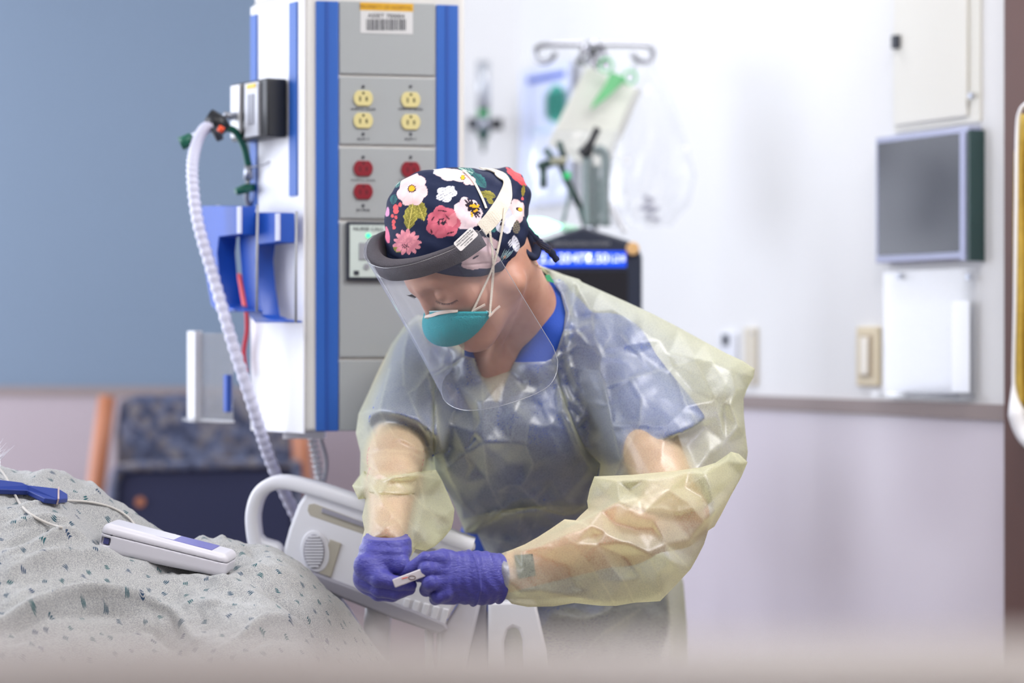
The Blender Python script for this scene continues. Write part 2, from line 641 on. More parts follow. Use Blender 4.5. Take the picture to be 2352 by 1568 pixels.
# red tag and its lanyard
tg = empty('red_tag', bs(548, 640, .03), 'red plastic tag hanging on a lanyard behind the blue bracket', 'tag')
MB().tube(spline([bs(545, 632, .02), bs(552, 650, .02), bs(562, 700, .02), bs(566, 712, .02)], 4), [.004, .009, .010, .010, .010, .010, .010, .010, .010, .010, .009, .006, .003], 10, flat=.4).build('tag', M['redtag'], tg, smooth=True)
MB().tube(spline([bs(566, 712, .02), bs(567, 760, .02), bs(560, 810, .02), bs(566, 860, .02)], 5), .0035, 8).build('lanyard', M['redtag'], tg, smooth=True)

# clear plastic bin
bn = empty('clear_bin', bs(525, 960, .03), 'clear plastic supply bin with bright white edge below the blue bracket', 'bin')


def bq(x, y, o):
    return bs(x, y, o)


for (xa, xb, ya, yb, o0, o1, nm, mm) in ((482, 500, 760, 968, .03, .045, 'bin_edge', 'white'), (500, 572, 925, 966, .03, .033, 'bin_panel', 'clear'),
                                 (500, 572, 765, 925, .03, .033, 'bin_panel', 'clear'), (482, 572, 960, 968, .033, .055, 'bin_floor', 'clear'),
                                 (494, 572, 962, 968, .028, .036, 'bin_lip', 'white'), (560, 568, 860, 945, .03, .04, 'bin_clip', 'blueb')):
    frect(xa, xb, ya, yb, o0, o1, bs, NS).build(nm, M[mm], bn, bevel=.001)

# corrugated suction hose with its fittings
hose = empty('suction_hose', P(680, 1180, 4.25), 'long white corrugated hose hanging from the column down behind the bed rail', 'hose')
hp = spline([P(500, 285, 4.10), P(470, 296, 4.09), P(450, 335, 4.08), P(442, 400, 4.06), P(455, 510, 4.05), P(492, 640, 4.05), P(535, 790, 4.04), P(583, 940, 4.05), P(622, 1060, 4.10), P(680, 1185, 4.18), P(740, 1300, 4.25)], 22)
rr = [.0098 + .0012 * math.sin(i * 1.9) for i in range(len(hp))]
MB().tube(hp, rr, 12).build('hose_tube', mat('hose_white', (206, 206, 226), .35), hose, smooth=True)
MB().tube([P(478, 268, 4.10), P(505, 285, 4.10), P(520, 300, 4.10)], [.015, .016, .010], 12).build('swivel_joint', M['black'], hose, smooth=True)
MB().tube([P(494, 292, 4.09), P(506, 322, 4.09)], [.010, .006], 10).build('swivel_tail', M['dark'], hose, smooth=True)
MB().tube([P(502, 293, 4.07), P(513, 300, 4.07)], .0055, 10).build('orange_clip', M['orange'], hose, smooth=True)
MB().tube(spline([P(515, 292, 4.1), P(540, 302, 4.12), P(560, 335, 4.14), P(571, 380, 4.16)], 6), .0062, 10).build('green_tube', M['green'], hose, smooth=True)
MB().tube([P(440, 310, 4.09), P(432, 322, 4.09), P(415, 330, 4.09)], [.006, .011, .012], 10).build('green_cap', M['green'], hose, smooth=True)
MB().tube([P(466, 298, 4.09), P(440, 316, 4.09)], .006, 10).build('cap_neck', M['steel'], hose, smooth=True)
reg = empty('gas_connector', P(560, 262, 4.15), 'green knobbed metal gas connector plugged into the column flank above the hose', 'connector')
MB().tube([P(515, 262, 4.12), P(532, 268, 4.13), P(556, 262, 4.14), P(602, 262, 4.19)], [.005, .007, .0055, .006], 10).build('connector_stem', M['steel'], reg, smooth=True)
for x in (560, 590):
    MB().tube([P(x - 10, 261, 4.16), P(x + 8, 261, 4.17)], .0115, 14).build('connector_knob', M['green'], reg, smooth=True)
MB().tube([P(548, 278, 4.13), P(560, 262, 4.14)], .004, 8).build('lever', M['steel'], reg, smooth=True)
reg = empty('gas_outlet_lever', P(568, 430, 4.16), 'green lever connector under the curved green tube', 'connector')
MB().tube([P(571, 380, 4.16), P(570, 412, 4.16)], [.007, .008], 10).build('connector_stem', M['steel'], reg, smooth=True)
MB().tube([P(542, 440, 4.14), P(565, 433, 4.15), P(596, 427, 4.19)], [.006, .0085, .005], 12).build('connector_lever', M['green'], reg, smooth=True)
MB().tube([P(570, 412, 4.16), P(566, 455, 4.17), P(574, 480, 4.18)], .0045, 10).build('lower_stem', M['grey'], reg, smooth=True)
MB().tube(spline([P(630, 330, 4.14), P(628, 360, 4.13), P(606, 378, 4.13), P(572, 384, 4.15)], 6), .0012, 6).build('loop_wire', M['grey'], reg, smooth=True)

# coiled clear tubing under the column
ct = empty('coiled_tubing', P(725, 1005, 4.2), 'clear coiled tubing hanging from the underside of the service column', 'tubing')
pts = []
for i in range(140):
    t = i / 139
    pts.append(P(716 + 22 * t + 8 * math.cos(i * .42), 1000 + 118 * t, 4.2) + V3(0, .008 * math.sin(i * .42), 0))
MB().tube(pts, .0028, 8).build('coil', glassy('tubing_clear', haze=.25, gloss=.3), ct, smooth=True)
MB().tube(spline([P(735, 1000, 4.22), P(750, 1060, 4.22), P(742, 1120, 4.22)], 8), .003, 8).build('straight_tube', M['grey'], ct, smooth=True)
MB().box(P(700, 998, 4.12), (.07, .05, .012)).build('tube_bracket', M['white'], ct)

# ---- oxygen flow meter, on the white wall right of the column
fm = empty('flow_meter', P(1110, 290, 6.0), 'oxygen flow meter with clear tube and dark green nozzle on the white wall', 'flow meter')
yb = NB
K = 5.86


def fmP(x, y, Y=K):
    return P(x, y, Y)


MB().tube([fmP(1110, 252), fmP(1110, 140)], .0165, 16).build('flow_tube', glassy('flow_tube_clear', haze=.6, gloss=.2), fm, smooth=True)
MB().tube([fmP(1110, 250), fmP(1110, 150)], .003, 8).build('flow_scale', M['grey'], fm)
MB().tube([fmP(1110, 272), fmP(1110, 252)], .0145, 16).build('green_collar', mat('collar_green', (10, 140, 72), .4), fm, smooth=True)
MB().tube([fmP(1110, 302), fmP(1110, 270)], .0155, 16).build('meter_body', M['steel'], fm, smooth=True)
MB().tube([fmP(1074, 284), fmP(1100, 284)], [.016, .012], 14).build('wall_adapter', M['dark'], fm, smooth=True)
MB().tube([fmP(1120, 285), fmP(1130, 285), fmP(1132, 285), fmP(1154, 285)], [.008, .008, .0145, .0145], 14).build('flow_knob', M['black'], fm, smooth=True)
MB().tube([fmP(1110, 300), fmP(1110, 310), fmP(1110, 322), fmP(1110, 350)], [.018, .016, .007, .0035], 14).build('nozzle', mat('nozzle_green', (8, 62, 54), .4), fm, smooth=True)
MB().tube([fmP(1085, 284), fmP(1085, 284, 6.04)], .01, 12).build('wall_stub', M['steel'], fm, smooth=True)

# ---- patterned hospital chair against the back wall
ch = empty('guest_chair', P(460, 1500, 5.75) * V3(1, 1, 0), 'high backed guest chair with speckled grey upholstery, navy cushion and wooden arms', 'chair')
cm = bpy.data.materials.new('speckled_upholstery')
cm.use_nodes = True
nt = cm.node_tree
b = nt.nodes['Principled BSDF']
b.inputs['Roughness'].default_value = .9
vo = nt.nodes.new('ShaderNodeTexVoronoi')
vo.inputs['Scale'].default_value = 55
tc = nt.nodes.new('ShaderNodeTexCoord')
cr = nt.nodes.new('ShaderNodeValToRGB')
cr.color_ramp.interpolation = 'CONSTANT'
els = [(0, (66, 74, 100)), (.25, (92, 98, 122)), (.45, (58, 62, 84)), (.6, (116, 112, 118)), (.75, (96, 92, 100)), (.88, (112, 116, 138))]
cr.color_ramp.elements[0].color = srgb(*els[0][1])
cr.color_ramp.elements[1].position = els[1][0]
cr.color_ramp.elements[1].color = srgb(*els[1][1])
for p_, c_ in els[2:]:
    e_ = cr.color_ramp.elements.new(p_)
    e_.color = srgb(*c_)
nt.links.new(tc.outputs['Object'], vo.inputs['Vector'])
nt.links.new(vo.outputs['Color'], cr.inputs[0])
nt.links.new(cr.outputs[0], b.inputs['Base Color'])
CY = 5.72


def cq(x, y, dy=0.0):
    return P(x, y, CY + dy)


def pad(pix, y0, y1, name, m, bev, parent):
    return MB().prism([cq(x, y, y0) for x, y in pix], (0, y1 - y0, 0)).build(name, m, parent, bevel=bev)


pad([(268, 1160), (262, 1000), (272, 925), (290, 908), (660, 900), (682, 915), (690, 1160)][::-1], 0.02, .11, 'backrest', cm, .02, ch)
pad([(254, 1420), (262, 1110), (290, 1072), (655, 1062), (684, 1090), (690, 1420)][::-1], -.05, .0, 'lumbar_cushion', mat('navy_vinyl', (30, 34, 66), .75), .02, ch)
MB().tube(spline([cq(256, 1200, -.055), cq(262, 1110, -.055), cq(290, 1074, -.055), cq(420, 1069, -.055), cq(655, 1064, -.055), cq(684, 1090, -.055), cq(690, 1200, -.055)], 8), .012, 10).build('piping', cm, ch, smooth=True)
MB().box(cq(470, 1500, -.32), (.46, .5, .12)).build('seat', cm, ch, bevel=.03)
for x0, x1 in ((246, 212), (684, 700)):
    MB().tube([cq(x0, 912, .03), cq((x0 + x1) / 2, 1040, .0), cq(x1, 1180, -.02), cq(x1 - 4, 1420, -.1)], [.021, .022, .022, .022], 12).build('arm_post', M['wood'], ch, smooth=True)
    MB().box(cq(x1, 1330, -.3), (.045, .45, .03)).build('armrest', M['wood'], ch, bevel=.01)
for x in (240, 700):
    for dy in (-.52, .05):
        MB().tube([P(x, 1520, CY + dy), P(x, 1520, CY + dy) * V3(1, 1, 0)], .018, 10).build('leg', M['wood'], ch, smooth=True)
MB().disc(cq(322, 1152, -.052), (0, -1, 0), .011, .004, 14).build('cushion_button', M['wood'], ch)

# ---- poster on the right wall
po = rwrect(1218, 1332, 152, 470, .024, .028, 1275).build('wall_poster', mat('poster_white', (208, 216, 242), .5), label='white notice with blue heading and green oval on the far right wall', cat='poster')
rwrect(1236, 1322, 172, 186, .028, .030, 1279).build('blue_heading', mat('poster_blue', (60, 90, 190), .5), po)
c = wr(1277, 238, .029)
sx = np.linalg.norm(wr(1298, 784) - wr(1256, 784)) / 2
pts = [c + UR * math.cos(t) * sx + UPZ * math.sin(t) * 44 / FPX * c[1] for t in np.linspace(0, 2 * PI, 40, endpoint=False)]
MB().prism(pts, NR * .002).build('green_oval', mat('poster_green', (52, 160, 142), .5), po)
for i in range(6):
    text('oval_text', 'CLEAN HANDS SAVE', wr(1277, 215 + i * 10, .032), UR, UPZ, .013, mat('poster_lines', (30, 110, 100), .5), po)
rwrect(1246, 1290, 296, 306, .028, .029, 1270).build('caption_strip', mat('poster_pale', (180, 205, 225), .6), po)

# ---- IV pole with hooks
PY = 5.0
iv = empty('iv_pole', P(1362, 1500, PY) * V3(1, 1, 0), 'chrome iv pole with four looped hooks above the ventilator', 'iv pole')
MB().tube([P(1362, 105, PY), P(1362, 150, PY), P(1362, 1000, PY), P(1362, 1000, PY) * V3(1, 1, 0) + V3(0, 0, .08)], [.008, .0095, .0095, .0125], 14).build('pole', M['chrome'], iv, smooth=True)
MB().tube([P(1362, 96, PY), P(1362, 122, PY)], .0155, 14).build('hub', M['chrome'], iv, smooth=True)
for sgn in (1, -1):
    X = lambda d: 1362 + sgn * d
    f = 1.0 if sgn > 0 else .96
    pts = spline([P(X(5), 103, PY), P(X(60), 102, PY), P(X(118 * f), 104, PY), P(X(136 * f), 114, PY), P(X(134 * f), 136, PY), P(X(115 * f), 143, PY - .01), P(X(96 * f), 133, PY - .02), P(X(90 * f), 120, PY - .02)], 6)
    MB().tube(pts, .0055, 10).build('hook', M['chrome'], iv, smooth=True)
for sgn in (1, -1):
    pts = spline([P(1362, 103, PY), P(1362 - sgn * 8, 102, PY - .06 * sgn), P(1362 - sgn * 18, 104, PY - .13 * sgn), P(1362 - sgn * 26, 125, PY - .15 * sgn), P(1362 - sgn * 34, 140, PY - .13 * sgn), P(1362 - sgn * 20, 146, PY - .10 * sgn), P(1362 - sgn * 12, 132, PY - .09 * sgn)], 6)
    MB().tube(pts, .0055, 10).build('hook', M['chrome'], iv, smooth=True)
for k in range(5):
    th = 2 * PI * k / 5
    c = V3(P(1362, 1500, PY)[0], PY, 0)
    MB().tube([c + V3(0, 0, .1), c + V3(.15 * math.cos(th), .15 * math.sin(th), .06)], [.016, .011], 10).build('foot', M['chrome'], iv, smooth=True)

# hanging from the pole
ev = empty('paper_envelope', P(1360, 160, PY - .05), 'cream paper envelope hanging slanted from the iv pole', 'envelope')
E = PY - .06
MB().prism([P(1348, 150, E), P(1474, 208, E + .03), P(1372, 400, E + .03), P(1256, 330, E)], (0, .012, 0)).build('envelope_sheet', mat('envelope', (240, 240, 232), .8), ev, bevel=.002)
MB().prism([P(1462, 200, E - .006), P(1474, 208, E + .02), P(1400, 382, E + .02), P(1388, 372, E - .006)], (0, .004, 0)).build('envelope_fold', M['paper'], ev)
sz = empty('green_scissors', P(1410, 175, E - .02), 'pale green plastic scissors hanging in front of the paper envelope', 'scissors')
g = E - .03
for cx, cy in ((1392, 150), (1447, 178)):
    ring = [P(cx + 15 * math.cos(t), cy + 15 * math.sin(t), g) for t in np.linspace(0, 2 * PI, 22)]
    MB().tube(ring, .0028, 8, cap=False).build('finger_ring', M['ltgreen'], sz, smooth=True)
MB().prism([P(1402, 164, g), P(1424, 172, g), P(1432, 182, g), P(1404, 216, g), P(1357, 252, g), P(1362, 236, g), P(1392, 190, g)], (0, .004, 0)).build('blade', M['ltgreen'], sz)
MB().prism([P(1434, 172, g + .005), P(1440, 184, g + .005), P(1400, 218, g + .005), P(1360, 250, g + .005), P(1390, 205, g + .005), P(1418, 178, g + .005)], (0, .004, 0)).build('blade', M['ltgreen'], sz)


def crumple(name, outline, Y, m, amp, seed, parent=None, nx=26, ny=26, **k):
    """hanging film bag: two crumpled skins joined at the rim, outline given as left/right pixel spans per height"""
    rnd = np.random.RandomState(seed)
    ph = rnd.rand(8, 4) * 6
    v, f = [], []
    for side in (-1, 1):
        for j in range(ny + 1):
            t = j / ny
            k_ = t * (len(outline) - 1)
            i0 = min(int(k_), len(outline) - 2)
            u = k_ - i0
            y = outline[i0][0] * (1 - u) + outline[i0 + 1][0] * u
            xa = outline[i0][1] * (1 - u) + outline[i0 + 1][1] * u
            xb = outline[i0][2] * (1 - u) + outline[i0 + 1][2] * u
            for i in range(nx + 1):
                s_ = i / nx
                bulge = math.sin(PI * s_) ** .7 * .03 * (0.3 + math.sin(PI * min(1, t * .95)))
                d = sum(abs(math.sin(ph[q, 0] + s_ * (5 + q * 2.3) + t * ph[q, 1] * 2)) * amp / (1 + q * .5) for q in range(5)) * math.sin(PI * s_)
                v.append(P(xa + (xb - xa) * s_, y, Y + side * (bulge + d * .6)))
    n1 = (nx + 1) * (ny + 1)
    for sidx in (0, 1):
        for j in range(ny):
            for i in range(nx):
                a = sidx * n1 + j * (nx + 1) + i
                q = (a, a + 1, a + nx + 2, a + nx + 1)
                f.append(q if sidx == 0 else q[::-1])
    return mk(name, v, f, m, parent, smooth=True, **k)


cb = empty('plastic_bag', P(1480, 150, PY - .02), 'crumpled clear plastic bag of supplies hanging right of the envelope', 'bag')
crumple('bag_film', [(142, 1452, 1500), (200, 1440, 1530), (300, 1405, 1570), (400, 1390, 1600), (470, 1385, 1585), (520, 1400, 1540)], PY, M['clear2'], .012, 3, cb)
crumple('bag_film', [(300, 1230, 1420), (380, 1215, 1430), (450, 1225, 1440), (520, 1250, 1460)], PY - .14, M['clear2'], .012, 8, cb)
for x, y in ((1440, 369), (1575, 341), (1436, 456), (1418, 362)):  # white discs standing in for bright glints on the film
    MB().disc(P(x, y, PY - .05), (0, -1, .1), .0055, .003, 12).build('glint_disc', mat('glint_white', (255, 255, 255), .1, 0, emit=None), cb)
z = MB()
z.tube([P(1478, 452, PY - .03), P(1500, 458, PY - .02), P(1474, 480, PY - .03), P(1508, 478, PY), P(1482, 500, PY), P(1515, 505, PY)], .006, 8)
z.build('folded_tubing', mat('lilac_grey', (176, 176, 190), .5), cb)
z = MB()
z.tube(spline([P(1392, 455, 4.8), P(1410, 490, 4.8), P(1436, 535, 4.8)], 6), .005, 8)
z.build('white_tube', M['white'], cb, smooth=True)

# clamps, gas arm and breathing-circuit tubes above the ventilator
VY = 4.78
cl = empty('circuit_clamp', P(1275, 400, VY), 'dark green metal clamp with levers above the ventilator lamp', 'clamp')
for pts, r in (([P(1252, 342, VY), P(1268, 362, VY), P(1274, 372, VY)], .0065), ([P(1284, 325, VY), P(1290, 345, VY), P(1296, 364, VY)], .0065),
               ([P(1300, 366, VY), P(1270, 372, VY), P(1245, 380, VY), P(1238, 388, VY)], .009),
               ([P(1248, 384, VY), P(1248, 432, VY)], .007), ([P(1285, 370, VY), P(1300, 410, VY), P(1315, 440, VY), P(1330, 470, VY)], .007),
               ([P(1330, 470, VY), P(1345, 520, VY)], .006)):
    MB().tube(pts, r, 10).build('clamp_lever', mat('clamp_green', (58, 78, 74), .35, .5), cl, smooth=True)
MB().box(P(1284, 370, VY - .012), (.032, .012, .014)).build('clamp_plate', mat('brass_grey', (170, 168, 150), .35, .7), cl, bevel=.003)
MB().disc(P(1303, 403, VY - .012), (0, -1, 0), .007, .004, 12).build('clamp_stud', mat('stud_green', (60, 220, 130), .3), cl)
ga = empty('breathing_circuit', P(1370, 520, VY), 'grey corrugated breathing tubes with black handle behind the ventilator', 'breathing circuit')
MB().tube([P(1336, 358, VY), P(1348, 348, VY), P(1358, 325, VY), P(1373, 294, VY)], [.014, .013, .007, .0075], 12).build('black_handle', M['black'], ga, smooth=True)
for pts, r in (([P(1350, 362, VY), P(1350, 440, VY), P(1352, 520, VY)], .0105), (spline([P(1364, 348, VY), P(1382, 345, VY), P(1392, 370, VY), P(1388, 440, VY), P(1392, 520, VY)], 12), .0095),
               ([P(1370, 380, VY), P(1372, 520, VY)], .006), (spline([P(1310, 420, VY), P(1305, 460, VY), P(1290, 520, VY)], 6), .004)):
    hp = pts if len(pts) > 10 else spline(pts, 14)
    MB().tube(hp, [r + .0009 * math.sin(i * 2.1) for i in range(len(hp))], 12).build('breathing_tube', mat('tube_grey_green', (128, 140, 142), .3), ga, smooth=True)

# ventilator
VM = 4.62
ve = empty('ventilator', P(1330, 1500, VM + .2) * V3(1, 1, 0), 'dark ventilator with lit green lamp and blue numbers bar behind the person', 'ventilator')
M['navy'] = mat('monitor_case', (30, 38, 58), .45)
pix = [(1180, 575), (1340, 520), (1440, 551), (1464, 562), (1475, 590), (1475, 1010), (1180, 1010)]
MB().prism([P(x, y, VM) for x, y in pix], (0, .07, 0)).build('monitor_case', M['navy'], ve, bevel=.006)
M['screen'] = mat('screen_black', (16, 14, 24), .18)
MB().prism([P(x, y, VM - .002) for x, y in ((1196, 622), (1442, 622), (1442, 960), (1196, 960))], (0, .004, 0)).build('screen', M['screen'], ve)
bar = MB().prism([P(x, y, VM - .004) for x, y in ((1196, 576), (1438, 577), (1438, 613), (1196, 613))], (0, .004, 0)).build('blue_bar', mat('screen_blue', (10, 70, 225), .3, emit=(12, 78, 232), estr=.55), ve)
M['glyph'] = mat('glyph_white', (255, 255, 255), .4, emit=(235, 245, 255), estr=.95)
for x, s_, sz_ in ((1250, '12.3', .026), (1297, '20', .024), (1335, '477', .024), (1372, '6.50', .024), (1410, '1:2', .018), (1431, '8', .016), (1410, '.', .018)):
    text('reading', s_, P(x, 594, VM - .0045), (1, 0, 0), UPZ, sz_, M['glyph'], bar)
text('maker_text', 'VENTILATION SYSTEM', P(1335, 560, VM - .001), (1, 0, 0), UPZ, .011, M['grey'], ve)
MB().disc(P(1453, 571, VM), (0, -1, 0), .0125, .012, 24).build('knob', mat('beige_knob', (222, 178, 120), .4), ve, bevel=.002)
pts = [P(1192 + 100 * t, 520, VM + .03) for t in np.linspace(0, 1, 12)]
MB().tube(pts, [.008, .013, .0155, .016, .016, .016, .0155, .014, .011, .008, .0055, .002], 16).build('alarm_lamp', mat('alarm_green', (120, 255, 190), .3, emit=(150, 255, 200), estr=2.6), ve, smooth=True)
MB().tube([P(1290, 522, VM + .03), P(1330, 528, VM + .03)], [.009, .006], 12).build('lamp_base', mat('lamp_pale', (180, 225, 200), .4), ve, smooth=True)
MB().box(P(1330, 1080, VM + .12), (.22, .22, .3)).build('ventilator_body', M['grey'], ve, bevel=.02)
MB().box(V3(P(1330, 0, VM + .12)[0], VM + .12, .42), (.07, .07, .72)).build('stand_post', M['steel'], ve, bevel=.01)
MB().box(V3(P(1330, 0, VM + .12)[0], VM + .08, .07), (.36, .24, .06)).build('stand_base', M['grey'], ve, bevel=.02)

# ---- right wall fittings
cab = empty('access_panel', wr(2160, 100, .03), 'off white recessed access panel door high on the right wall', 'access panel')
rwrect(2058, 2256, -140, 292, .0, .006, 2157).build('panel_frame', mat('panel_offwhite', (216, 214, 206), .5), cab)
rwrect(2064, 2232, -136, 279, .006, .012, 2148).build('panel_door', mat('panel_door_white', (218, 216, 209), .5), cab, bevel=.003)
rwrect(2068, 2080, 82, 113, .012, .022, 2074).build('latch', M['dark'], cab, bevel=.001)
MB().disc(wr(2232, 220, .012), NR, .006, .005, 12).build('screw', M['steel'], cab)
mon = empty('wall_display', wr(2150, 450, .02), 'square dark display in a silver frame on the right wall', 'display')
rwrect(2040, 2256, 304, 600, .0, .03, 2148).build('display_frame', mat('silver_frame', (160, 164, 190), .35, .2), mon, bevel=.003)
rwrect(2047, 2241, 318, 583, .03, .032, 2144).build('display_glass', mat('display_glass', (30, 34, 50), .25, spec=.8), mon)
rwrect(2241, 2253, 306, 598, .03, .036, 2246).build('frame_side', mat('silver_frame2', (158, 162, 190), .35, .2), mon)
rwrect(2256, 2262, 300, 600, -.0, .034, 2258).build('frame_edge', mat('edge_green', (40, 66, 66), .4), mon)
hd = empty('sheet_holder', wr(2140, 760, .02), 'empty clear acrylic sheet holder screwed below the dark display', 'sheet holder')
rwrect(2042, 2254, 620, 914, .012, .016, 2148).build('acrylic_sheet', glassy('acrylic', haze=.04, gloss=.035, rough=.1), hd)
rwrect(2046, 2250, 900, 914, .012, .045, 2148).build('holder_lip', M['clear'], hd)
for x, y in ((2068, 634), (2226, 636)):
    MB().disc(wr(x, y, .016), NR, .006, .004, 12).build('screw', M['steel'], hd)
rwrect(2205, 2245, 690, 900, .017, .019, 2225).build('bent_edge', mat('bright_sheet', (245, 248, 255), .15), hd)
rwrect(2046, 2200, 690, 905, .002, .004, 2125).build('paper_sheet', mat('faded_sheet', (226, 228, 236), .6), hd)
sw = rwrect(1975, 2025, 750, 886, .0, .009, 2000).build('light_switch', mat('almond_plate', (210, 196, 166), .4), label='almond rocker light switch plate on the right wall', cat='light switch', bevel=.002)
rwrect(1985, 2013, 768, 866, .009, .011, 1999).build('switch_recess', mat('almond_dark', (176, 160, 136), .5), sw)
rwrect(1990, 2007, 774, 860, .011, .016, 1998).build('rocker', mat('rocker_almond', (228, 222, 210), .3), sw, bevel=.002)
sw2 = rwrect(1716, 1742, 752, 884, .0, .009, 1729).build('blank_plate', mat('almond_plate2', (204, 196, 180), .4), label='narrow almond wall plate just right of the gown shoulder', cat='wall plate', bevel=.002)
MB().disc(wr(1729, 765, .009), NR, .0035, .002, 10).build('screw', M['steel'], sw2)
MB().disc(wr(1729, 870, .009), NR, .0035, .002, 10).build('screw', M['steel'], sw2)
hk = empty('wall_jack', wr(1676, 780, .02), 'small white wall jack with a dark socket left of the almond plate', 'wall jack')
rwrect(1658, 1696, 762, 840, .0, .008, 1677).build('jack_plate', mat('jack_white', (220, 222, 230), .4), hk, bevel=.002)
rwrect(1669, 1681, 768, 793, .008, .012, 1675).build('jack_socket', M['dark'], hk)

# wooden door and a yellow gown hanging in front of it at the right edge
dr = rwrect(2336, 2760, -400, 2400, .0, .03, 2500)
dr.build('door_1', M['brown'], kind='structure', bevel=.002)
gw = empty('hanging_gown', wr(2350, 300, .06), 'yellow isolation gown hanging at the right edge against the brown door', 'gown')
v, f = [], []
ny, nx = 30, 36
for j in range(ny + 1):
    y = 262 + (940 - 262) * j / ny
    for i in range(nx + 1):
        t = i / nx
        s0 = 2336 - 4 * math.sin(j / ny * 3) + (12 - 12 * min(1, j / 4))
        x = s0 + t * 260
        v.append(wr(x, y, .06 + .016 * math.sin(i * 1.3 + .4 * math.sin(j * .3)) + .006 * math.sin(i * 3.1)))
for j in range(ny):
    for i in range(nx):
        a = j * (nx + 1) + i
        f.append((a, a + 1, a + nx + 2, a + nx + 1))
gb = mk('gown_cloth', v, f, mat('gold_cloth', (196, 166, 74), .7, noise=.25, nscale=60, bump=.5, bscale=60), gw, smooth=True)
sm = gb.modifiers.new('thick', 'SOLIDIFY')
sm.thickness = .004
MB().tube(spline([wr(2352, 240, .075), wr(2342, 262, .08), wr(2338, 330, .08), wr(2336, 480, .07), wr(2333, 700, .07), wr(2330, 900, .07), wr(2334, 950, .075), wr(2352, 990, .08), wr(2380, 1020, .08)], 8),
          [.005] * 9 * 7 + [.012], 10).build('white_binding', M['white'], gw, smooth=True) if False else None
bp = spline([wr(2358, 236, .08), wr(2343, 254, .085), wr(2336, 300, .085), wr(2334, 480, .085), wr(2331, 700, .085), wr(2328, 880, .085), wr(2336, 950, .085), wr(2356, 1000, .08), wr(2390, 1030, .08)], 8)
MB().tube(bp, [.0032 if i < 40 else .0032 + .013 * min(1, (i - 40) / 8) for i in range(len(bp))], 10).build('white_binding', M['white'], gw, smooth=True)

# unseen ceiling panels, added as soft fill for the room
for i, (x, y, sx, sy) in enumerate(((.9, 3.1, 1.2, .6), (-.6, 2.2, 1.2, .6), (.5, 5.0, .9, .5), (1.2, .4, 1.2, .6))):
    cl_ = empty('ceiling_fill_panel', (x, y, ZC), ('unseen flush ceiling light panel above the ventilator side', 'unseen flush ceiling light panel above the patient bed', 'unseen small flush ceiling light panel near the far corner', 'unseen flush ceiling light panel above the counter')[i], 'ceiling light')
    MB().box((x, y, ZC - .008), (sx + .04, sy + .04, .016)).build('light_frame', M['white'], cl_)
    MB().box((x, y, ZC - .018), (sx, sy, .004)).build('diffuser', mat('diffuser_%d' % i, (250, 250, 250), .5, emit=(250, 250, 255), estr=1.5), cl_)

# ================================================================== implicit modelling tools
def smin(a, b, k):
    h = np.clip(.5 + .5 * (b - a) / k, 0, 1)
    return b + (a - b) * h - k * h * (1 - h)


def smax(a, b, k):
    return -smin(-a, -b, k)


def s_cap(p, a, b, ra, rb):
    a = np.asarray(a); b = np.asarray(b)
    ab = b - a
    t = np.clip((p - a) @ ab / (ab @ ab + 1e-12), 0, 1)
    return np.linalg.norm(p - a - t[:, None] * ab, axis=1) - (ra + (rb - ra) * t)


def s_chain(p, pts, rs, k=0.004):
    d = None
    for i in range(len(pts) - 1):
        e = s_cap(p, pts[i], pts[i + 1], rs[i], rs[i + 1])
        d = e if d is None else smin(d, e, k)
    return d


def s_ell(p, c, r, R=None):
    q = p - np.asarray(c)
    if R is not None:
        q = q @ np.asarray(R).T
    r = np.asarray(r, float)
    k0 = np.linalg.norm(q / r, axis=1)
    k1 = np.linalg.norm(q / (r * r), axis=1)
    return np.where(k1 > 1e-9, k0 * (k0 - 1) / (k1 + 1e-12), -r.min())


def s_pl(p, o, n):
    """positive on the side n points to"""
    n = np.asarray(n, float)
    n = n / np.linalg.norm(n)
    return (p - np.asarray(o)) @ n


def s_poly(uv, poly):
    """signed distance to a 2-D polygon (negative inside)"""
    poly = np.asarray(poly, float)
    d = np.full(len(uv), 1e9)
    s = np.ones(len(uv))
    n = len(poly)
    for i in range(n):
        a, b = poly[i], poly[(i + 1) % n]
        e = b - a
        w_ = uv - a
        t = np.clip(w_ @ e / (e @ e), 0, 1)
        q = w_ - t[:, None] * e
        d = np.minimum(d, (q * q).sum(1))
        c1 = uv[:, 1] >= a[1]
        c2 = uv[:, 1] < b[1]
        c3 = e[0] * w_[:, 1] > e[1] * w_[:, 0]
        flip = (c1 & c2 & c3) | (~c1 & ~c2 & ~c3)
        s = np.where(flip, -s, s)
    return s * np.sqrt(d)


